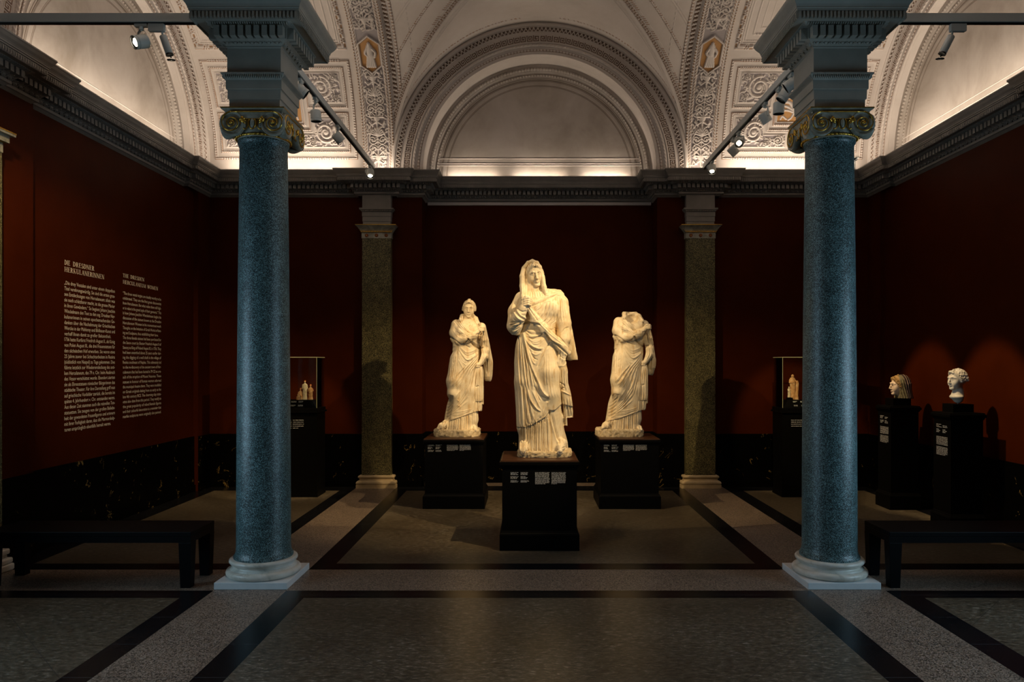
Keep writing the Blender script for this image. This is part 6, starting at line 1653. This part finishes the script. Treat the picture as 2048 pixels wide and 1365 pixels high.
def serif_text(mb,txt,y0,z0,h,width):
    """roman capitals with thick and thin strokes and serifs"""
    T,t_=.15,.055
    quads=[]
    def bar(x0,y0_,x1,y1,w): quads.append(((x0-w/2,y0_),(x0+w/2,y0_),(x1+w/2,y1),(x1-w/2,y1)))
    def hb(x0,x1,y,w=t_): quads.append(((x0,y-w/2),(x1,y-w/2),(x1,y+w/2),(x0,y+w/2)))
    def sf(x,y,w=.17): hb(x-w,x+w,y+(.022 if y<.5 else -.022),.045)
    def arc(cx,cy,rx,ry,a0,a1,w0,w1,n=12):
        for i in range(n):
            a,b=a0+(a1-a0)*i/n,a0+(a1-a0)*(i+1)/n
            def ww(q): return w0+(w1-w0)*abs(math.cos(q))
            quads.append(tuple((cx+(rx+s*ww(q)/2)*math.cos(q),cy+(ry+s*ww(q)/2)*math.sin(q)) for q,s in ((a,-1),(a,1),(b,1),(b,-1))))
    x=0
    def off(k,w):
        for i in range(k,len(quads)): quads[i]=tuple((a+x,b) for a,b in quads[i])
    for ch in txt:
        k=len(quads); w=.4
        if ch=='I': bar(.17,0,.17,1,T); sf(.17,0); sf(.17,1); w=.34
        elif ch in 'DERHKLB':
            bar(.17,0,.17,1,T); sf(.17,0); sf(.17,1)
            if ch=='D': arc(.22,.5,.42,.475,-PI/2,PI/2,t_,T); w=.76
            if ch in 'EL':
                hb(.17,.58,.03); bar(.58,0,.58,.2,.04); w=.64
            if ch=='E': hb(.17,.56,.97); bar(.56,.8,.56,1,.04); hb(.17,.46,.52); bar(.46,.43,.46,.61,.035)
            if ch=='R': arc(.24,.73,.27,.245,-PI/2,PI/2,t_,T); hb(.17,.28,.485); hb(.17,.28,.975); bar(.36,.48,.62,0,T); sf(.64,0,.09); w=.74
            if ch=='H': bar(.68,0,.68,1,T); sf(.68,0); sf(.68,1); hb(.17,.68,.5); w=.85
            if ch=='K': bar(.22,.42,.58,1,t_); bar(.34,.56,.64,0,T); sf(.60,1,.12); sf(.66,0,.12); w=.78
        elif ch=='S': arc(.29,.74,.19,.235,PI*.12,PI*1.5,t_,T*.8); arc(.29,.265,.21,.24,PI*.5,-PI*.88,t_,T); w=.58
        elif ch in 'NM':
            bar(.13,0,.13,1,t_); sf(.13,0,.12); sf(.06,1,.1)
            if ch=='N': bar(.14,1,.66,0,T); bar(.68,0,.68,1,t_); sf(.68,1,.12); w=.80
            else: bar(.14,1,.46,.02,T); bar(.46,.02,.78,1,t_); bar(.80,0,.80,1,T); sf(.80,0); sf(.84,1,.1); w=.98
        elif ch=='U': bar(.17,.28,.17,1,T); bar(.62,.28,.62,1,t_); sf(.17,1); sf(.62,1,.12); arc(.395,.29,.225,.26,PI,2*PI,t_,T*.9); w=.78
        elif ch=='A': bar(.09,0,.37,1,t_); bar(.64,0,.37,1,T); hb(.18,.55,.33); sf(.09,0,.11); sf(.64,0,.13); w=.75
        elif ch=='T': bar(.33,0,.33,1,T); sf(.33,0); hb(.02,.64,.97); bar(.03,.8,.03,1,.04); bar(.63,.8,.63,1,.04); w=.68
        elif ch=='C': arc(.39,.5,.30,.47,PI*.25,PI*1.75,t_,T); bar(.62,.72,.62,.98,.04); w=.70
        elif ch=='O': arc(.40,.5,.31,.47,0,2*PI,t_,T,20); w=.82
        elif ch=='W': bar(.28,0,.08,1,T); bar(.28,0,.47,1,t_); bar(.66,0,.47,1,T); bar(.66,0,.86,1,t_); sf(.08,1,.12); sf(.86,1,.12); w=.95
        off(k,w); x+=w+.05
    s=width/x
    for q in quads: mb.add([(XL+.0015,y0+a*s,z0+b*h) for a,b in q],[(0,1,2,3)])
GER=['„Die drey Vestalen sind unter einem doppelten','Titel verehrungswürdig. Sie sind die ersten gros-','sen Entdeckungen von Herculaneum: allein was','sie noch schätzbarer macht, ist die grosse Manier','in ihren Gewändern.“ So beginnt Johann Joachim','Winckelmann den Text zu den sog. Dresdner Her-','kulanerinnen in seinen epochemachenden Ge-','danken über die Nachahmung der Griechischen','Wercke in der Mahlerey und Bildhauer-Kunst und','verhalf ihnen damit zu großer Bekanntheit.','1736 hatte Kurfürst Friedrich August II., als König','von Polen August III., die drei Frauenstatuen für','den sächsischen Hof erworben. Sie waren etwa','25 Jahre zuvor bei Schachtarbeiten in Resina','(südöstlich von Neapel) zu Tage gekommen. Dies','führte letztlich zur Wiederentdeckung des anti-','ken Herculaneum, das 79 n. Chr. beim Ausbruch','des Vesuv verschüttet wurde. Ebendort zierten','sie als Ehrenstatuen römischer Bürgerinnen das','städtische Theater. Für ihre Darstellung griff man','auf griechische Vorbilder zurück, die bereits im','späten 4. Jahrhundert v. Chr. entstanden waren.','Aus dieser Zeit stammen auch die reizvollen Ton-','statuetten. Sie zeugen von der großen Beliebt-','heit der gewandeten Frauenfiguren und erinnern','mit ihrer Farbigkeit daran, dass die Marmorskulp-','turen ursprünglich ebenfalls bemalt waren.']
ENG=['“The three vestal virgins are doubly worthy to be','celebrated. They are the first great discoveries','from Herculaneum. But what makes them still high-','er in value is the grand style of their garments.” This','is how Johann Joachim Winckelmann begins his','discussion of the statues known as the Dresden','Herculaneum Women in his momentous work','Thoughts on the Imitation of Greek Works in Paint-','ing and Sculpture, thus establishing their fame.','The three female statues had been purchased for','the Saxon court by Elector Friedrich August II of','Saxony as King of Poland August III, in 1736. They','had been unearthed about 25 years earlier dur-','ing the digging of a well shaft in the village of','Resina southeast of Naples. This ultimately led','to the re-discovery of the ancient town of Her-','culaneum that had been buried in 79 CE as a re-','sult of the eruption of Mount Vesuvius. These','statues in honour of Roman women adorned','the municipal theatre there. They were modelled','on Greek originals dating from as early as the','late 4th century BCE. The charming clay statu-','ettes also date from this period. They testify to','the great popularity of robed female figures','and their colourful decoration is a reminder that','marble sculptures were originally also painted.']
def wall_text():
    def Yw(px_): return -XL*F/(VX-px_)
    y0,y1=Yw(128.5),Yw(229.5); zz=lambda px_,py_: H-(py_-VY)*Yw(px_)/F
    r=empty('wall_lettering',(0,0,0),0,'cream German text block on the red wall, left of two','wall lettering','wall text columns')
    mb=MB(); hh=.050
    serif_text(mb,'DIE',y0,zz(128.5,529.5),hh,Yw(140.5)-y0); mb.build('heading',M['labelcream'],r); mb=MB(); serif_text(mb,'DRESDNER',Yw(145.5),zz(128.5,529.5),hh,Yw(188.8)-Yw(145.5)); mb.build('heading',M['labelcream'],r); mb=MB(); serif_text(mb,'HERKULANERINNEN',y0,zz(128.5,543.3),hh,Yw(208.5)-y0); mb.build('heading',M['labelcream'],r)
    za,zb=zz(128.5,569),zz(128.5,864); mb=MB(); lines_on_wall(mb,GER,y0,y1-y0,za,(za-zb)/26,.055,lambda i: i not in (9,26)); mb.build('body_text',M['labelcream'],r)
    y0,y1=Yw(245.5),Yw(322)
    r=empty('wall_lettering',(0,0,0),0,'cream English text block on the red wall, right of two','wall lettering','wall text columns')
    mb=MB(); hh=.044
    serif_text(mb,'THE',y0,zz(245.5,554.5),hh,Yw(257.5)-y0); mb.build('heading',M['labelcream'],r); mb=MB(); serif_text(mb,'DRESDEN',Yw(260.5),zz(245.5,554.5),hh,Yw(288.5)-Yw(260.5)); mb.build('heading',M['labelcream'],r); mb=MB(); serif_text(mb,'HERCULANEUM',y0,zz(245.5,567.5),hh,Yw(292)-y0); mb.build('heading',M['labelcream'],r); mb=MB(); serif_text(mb,'WOMEN',Yw(294.5),zz(245.5,567.5),hh,Yw(316)-Yw(294.5)); mb.build('heading',M['labelcream'],r)
    za,zb=zz(245.5,589),zz(245.5,837); mb=MB(); lines_on_wall(mb,ENG,y0,y1-y0,za,(za-zb)/25,.050,lambda i: i not in (8,)); mb.build('body_text',M['labelcream'],r)
wall_text()

# ---- tracks and spotlights
TZ0,TZ1=4.545,4.625
def track(p0,p1,label):
    x0,y0=p0; x1,y1=p1; r=empty('lighting_track',((x0+x1)/2,(y0+y1)/2,TZ0),0,label,'track','grey lighting tracks')
    cx,cy=r.location.x,r.location.y; w=.026
    if abs(x1-x0)>abs(y1-y0): b=(x0-cx,x1-cx,-w,w); s=(x0-cx,x1-cx,-.012,.012)
    else: b=(-w,w,y0-cy,y1-cy); s=(-.012,.012,y0-cy,y1-cy)
    mb=MB(); mb.box(*b,.012,TZ1-TZ0); mb.build('rail',M['track'],r)
    mb=MB(); mb.box(*s,0,.012); mb.build('slot',M['lampblack'],r)
track((XL+.10,5.80),(-2.213-.42,5.80),'grey track running from the left column to the left wall'); track((2.515+.42,5.80),(XR-.10,5.80),'grey track running from the right column to the right wall')
track((-2.20,6.44),(-2.20,10.16),'grey track running back from the left column'); track((2.49,6.44),(2.49,10.16),'grey track running back from the right column')
LAMPS=[]
def lamp(kind,x,y,d,label,lit,drop=.075,side=1,along='y',ring=True):
    """kind 'can' or 'tube'; hangs from the track at (x,y), lens towards direction d"""
    r=empty('spotlight',(x,y,TZ0),0,label,'spotlight','track spotlights'); d=Vector(d).normalized()
    mb=MB()
    if kind=='can':
        ax_=Vector((0,1,0)) if along=='y' else Vector((1,0,0))
        if along=='y': mb.box(-.017,.017,-.05,.05,-.022,0)
        else: mb.box(-.05,.05,-.017,.017,-.022,0)
        mb.cyl((0,0,-.045),(0,0,-.022),.020,n=14); mb.build('adapter',M['lampgrey'],r,sharp=40)
        sd=d.cross(Vector((0,0,1))); sd=sd.normalized() if sd.length>.05 else Vector((1,0,0)); sd*=side
        c=Vector((0,0,-.045-drop)); R_=.054; L=.105
        mb=MB(); q=c+sd*(R_+.006)
        mb.tube([Vector((0,0,-.045)),Vector((0,0,-.052))+sd*(R_+.004)*.9,q+Vector((0,0,.03)),q],.010,6); mb.build('bracket',M['lampgrey'],r,sharp=40)
        a=c-d*L*.42; b=c+d*L*.30
        mb=MB(); ax=d; o1=ax.orthogonal().normalized(); o2=ax.cross(o1); MM=Matrix(((o1.x,o2.x,ax.x,c.x),(o1.y,o2.y,ax.y,c.y),(o1.z,o2.z,ax.z,c.z),(0,0,0,1)))
        mb.lathe([(.001,-.050),(R_*.86,-.050),(R_*.97,-.044),(R_,-.034),(R_,.034),(R_*.95,.0345),(R_*.95,.038),(R_,.0385),(R_,.062),(R_*.93,.062)],n=28,M=MM); hs=mb.build('housing',M['lampgrey'],r,sharp=35)
        mb=MB(); mb.lathe([(R_*.94,.062),(R_*.92,.054),(R_*.60,.047)],n=28,M=MM); mb.build('reflector',M['lampblack'],hs,sharp=35)
        mb=MB()
        if lit:
            for k in range(4):
                a_=PI/4+k*PI/2; mb.lathe([(.001,.056),(R_*.27,.054),(R_*.28,.046)],n=10,M=MM@Matrix.Translation((R_*.30*math.cos(a_),R_*.30*math.sin(a_),0)))
        mb.lathe([(.001,.047),(R_*.62,.047)],n=20,M=MM) if not lit else mb.lathe([(.001,.0485),(R_*.35,.0485)],n=16,M=MM)
        mb.build('lens',M['led'] if lit else M['lens'],hs)
        tip=r.location+c+d*.075
    else:
        mb.box(-.062,.062,-.018,.018,-.058,0) if along=='x' else mb.box(-.018,.018,-.062,.062,-.058,0)
        mb.build('adapter',M['lampgrey'],r)
        k=Vector((.045*side,0,-.058)) if along=='x' else Vector((0,.045,-.058))
        c=k+Vector((0,0,-.02))+d*.10; R_=.029
        mb=MB(); mb.cyl(k,k+Vector((0,0,-.022)),.008,n=8); mb.build('bracket',M['lampgrey'],r,sharp=40)
        ax=d; o1=ax.orthogonal().normalized(); o2=ax.cross(o1); MM=Matrix(((o1.x,o2.x,ax.x,c.x),(o1.y,o2.y,ax.y,c.y),(o1.z,o2.z,ax.z,c.z),(0,0,0,1)))
        mb=MB(); mb.lathe([(.001,-.085),(R_*.9,-.085),(R_,-.080),(R_,.060)],n=24,M=MM); hs=mb.build('housing',M['lampgrey'],r,sharp=35)
        mb=MB(); mb.lathe([(R_,.060),(R_*1.05,.062),(R_*1.05,.074),(R_*.6,.074),(.001,.074)],n=24,M=MM)
        # hinged accessory ring hanging below the tube
        e=c+d*.108+Vector((0,0,-.004)); up=Vector((0,-.25,.97)).normalized(); p1=up.orthogonal().normalized(); p2=up.cross(p1)
        mb.tube([c+d*.07-o1*R_*.2+Vector((.0,0,0)),e+Vector((0,0,.012))],.005,6)
        mb.tube([e+p1*(R_*.95*math.cos(t))+p2*(R_*.95*math.sin(t)) for t in np.linspace(0,2*PI,21)[:-1]],.006,6,closed=True)
        mb.build('ring',M['lampblack'],hs,sharp=40)
        mb=MB(); vs=[e+p1*(R_*.55*math.cos(t))+p2*(R_*.55*math.sin(t)) for t in np.linspace(0,2*PI,17)[:-1]]; mb.add(vs,[tuple(range(16))]); mb.build('lens',M['led'],hs)
        tip=r.location+c+d*.15
    LAMPS.append(tip); return tip
TIP={}
TIP['a']=lamp('can',-3.13,5.80,(-.62,-.72,-.42),'lit round spotlight on the left track, nearest the left wall',True,.095,1,'x')
TIP['b']=lamp('tube',-3.005,5.80,(.30,.10,-.95),'slim tube spotlight with hinged ring beside the left column',True,along='x')
TIP['c']=lamp('can',-2.20,6.93,(.75,.25,-.55),'spotlight half hidden behind the block of the left column',False,.06,-1)
TIP['d']=lamp('can',-2.20,7.42,(.06,.05,-1),'grey can pointing straight down below the left receding track',False,.13,-1)
TIP['e']=lamp('can',-2.20,8.28,(.62,.35,-.70),'tilted grey can halfway along the left receding track',False,.085,-1)
TIP['f']=lamp('can',-2.20,9.97,(.10,-.45,-.85),'lit spotlight at the far end of the left receding track',True,.05,1)
TIP['g']=lamp('can',2.49,6.80,(-.75,.3,-.5),'spotlight half hidden behind the block of the right column',False,.05,1)
TIP['h']=lamp('can',2.49,6.98,(-.55,.10,-.80),'brightly lit tilted can close to the right column block',False,.085,1)
TIP['i']=lamp('can',2.49,7.14,(-.02,.05,-1),'can pointing straight down near the right column block',False,.15,1)
TIP['j']=lamp('can',2.49,7.56,(.55,.15,-.80),'tilted unlit can on the right receding track, second gap from the column',False,.10,1)
TIP['k']=lamp('can',2.49,8.50,(-.15,-.80,-.55),'lit spotlight facing the viewer on the right receding track',True,.07,-1)
TIP['l']=lamp('can',2.49,8.74,(.70,.10,-.70),'can turned away beside the lit spotlight on the right receding track',False,.10,1)
TIP['m']=lamp('can',2.49,9.74,(-.10,-.45,-.85),'lit spotlight at the far end of the right receding track',True,.05,1)
TIP['n']=lamp('tube',3.47,5.80,(-.42,.10,-.90),'slim tube spotlight with hinged ring on the right track',True,along='x',side=-1)
def security_camera():
    r=empty('security_camera',(4.66,10.24,ZC),0,'small black camera on a pole above the right corner cornice','camera')
    mb=MB(); mb.cyl((0,0,-.004),(0,0,.01),.02,n=12); mb.cyl((0,0,.008),(0,0,.125),.007,n=10); mb.build('pole',M['lampgrey'],r,sharp=40)
    mb=MB(); mb.sphere((0,-.012,.145),.028,14,10,sc=(1,1.1,.85)); mb.cyl((0,-.03,.142),(0,-.052,.136),.014,n=12); mb.build('body',M['lampblack'],r,smooth=True,sharp=40)
    mb=MB(); mb.box(-.02,.045,-.05,.02,.165,.169); mb.build('visor',M['lampgrey'],r)
security_camera()
# ================================================================ light
def area(name,loc,rot,sx,sy,power,col,spread=PI):
    l=bpy.data.lights.new(name,'AREA'); l.shape='RECTANGLE'; l.size=sx; l.size_y=sy; l.energy=power; l.color=col; l.spread=spread
    o=bpy.data.objects.new(name,l); COL.objects.link(o); o.location=loc; o.rotation_euler=rot; return o
def spot(name,loc,target,power,col,angle,blend=.4,r=.03):
    l=bpy.data.lights.new(name,'SPOT'); l.energy=power; l.color=col; l.spot_size=math.radians(angle); l.spot_blend=blend; l.shadow_soft_size=r
    o=bpy.data.objects.new(name,l); COL.objects.link(o); o.location=loc
    o.rotation_euler=(Vector(target)-Vector(loc)).to_track_quat('-Z','Y').to_euler(); return o
WARM=(1.0,.84,.66); WARM2=(1.0,.70,.40); DAY=(.52,.79,1.0); SPW=(1.0,.715,.365)
def lights():
    # daylight through the unseen windows added to the front bay
    a,b=WIN[0]
    area('window_daylight',(XL-.22,(a+b)/2,(WZ0+WZ1)/2),(PI/2,0,-PI/2),b-a,WZ1-WZ0,62,DAY,math.radians(125))
    area('window_daylight',(XR+.22,(a+b)/2,(WZ0+WZ1)/2),(PI/2,0,PI/2),b-a,WZ1-WZ0,78,DAY,math.radians(125))
    # LED strips lying on the cornice
    zc=ZC+.012
    for x0,x1 in ((-4.4,-2.6),(2.9,4.75)): area('cove_strip',((x0+x1)/2,YB-.13,zc),(PI+.15,0,0),x1-x0,.05,17,WARM)
    for x0,x1 in ((-1.2,-.48),(-.2,.54),(.84,1.5)): area('cove_strip',((x0+x1)/2,YN-.10,zc),(PI-.35,0,0),x1-x0,.04,3.6,WARM)
    area('cove_strip',(XL+.12,8.3,zc),(0,PI+.15,0),.05,2.9,28,WARM); area('cove_strip',(XR-.12,8.3,zc),(0,PI-.15,0),.05,2.9,32,WARM)
    for x in (XRL,XRR): area('cove_strip',(x+(.05 if x<0 else -.05),YB-.18,zc),(PI+.1,0,0),.34,.05,3,WARM)
    # unseen uplights added on the column blocks to brighten the vault
    for cx in (-2.213,2.515): area('block_uplight',(cx,6.0,4.69),(PI,0,0),.5,.5,85,(1,.88,.80),math.radians(125))
    # track spotlights on the statues (the front-bay beams are added, with no fixtures)
    spot('beam',(1.9,5.2,4.45),(.12,7.2,1.75),780,SPW,34,.7); spot('beam',(-1.7,4.8,4.45),(.10,7.2,1.75),170,SPW,32,.7)
    spot('beam',(-1.3,5.2,4.45),(-.93,9.2,1.5),210,SPW,30,.7); spot('beam',(1.6,5.2,4.45),(1.26,9.2,1.5),210,SPW,30,.7)
    spot('beam',TIP['c'],(1.26,9.3,1.15),640,SPW,46,.7); spot('beam',TIP['h'],(-.93,9.3,1.15),640,SPW,46,.7)
    spot('beam',TIP['j'],(4.63,7.75,1.4),460,SPW,26)
    spot('beam',TIP['l'],(4.63,9.0,1.3),400,SPW,28); spot('beam',TIP['i'],(3.69,9.8,1.35),360,SPW,24); spot('beam',TIP['e'],(-3.1,9.8,1.35),330,SPW,26)
    spot('beam',(-3.4,4.4,4.5),(-4.7,8.3,1.8),420,SPW,44,.8)  # added beam with no fixture, brightens the wall lettering
    w=bpy.data.worlds.new('world'); sc.world=w; w.use_nodes=True; w.node_tree.nodes['Background'].inputs[0].default_value=(.4,.5,.6,1); w.node_tree.nodes['Background'].inputs[1].default_value=.0
lights()
sc.view_settings.view_transform='Standard'; sc.view_settings.look='None'; sc.view_settings.gamma=1; sc.view_settings.exposure=0; sc.view_settings.use_curve_mapping=False
sc.cycles.max_bounces=6; sc.cycles.use_denoising=True; sc.cycles.sample_clamp_indirect=4
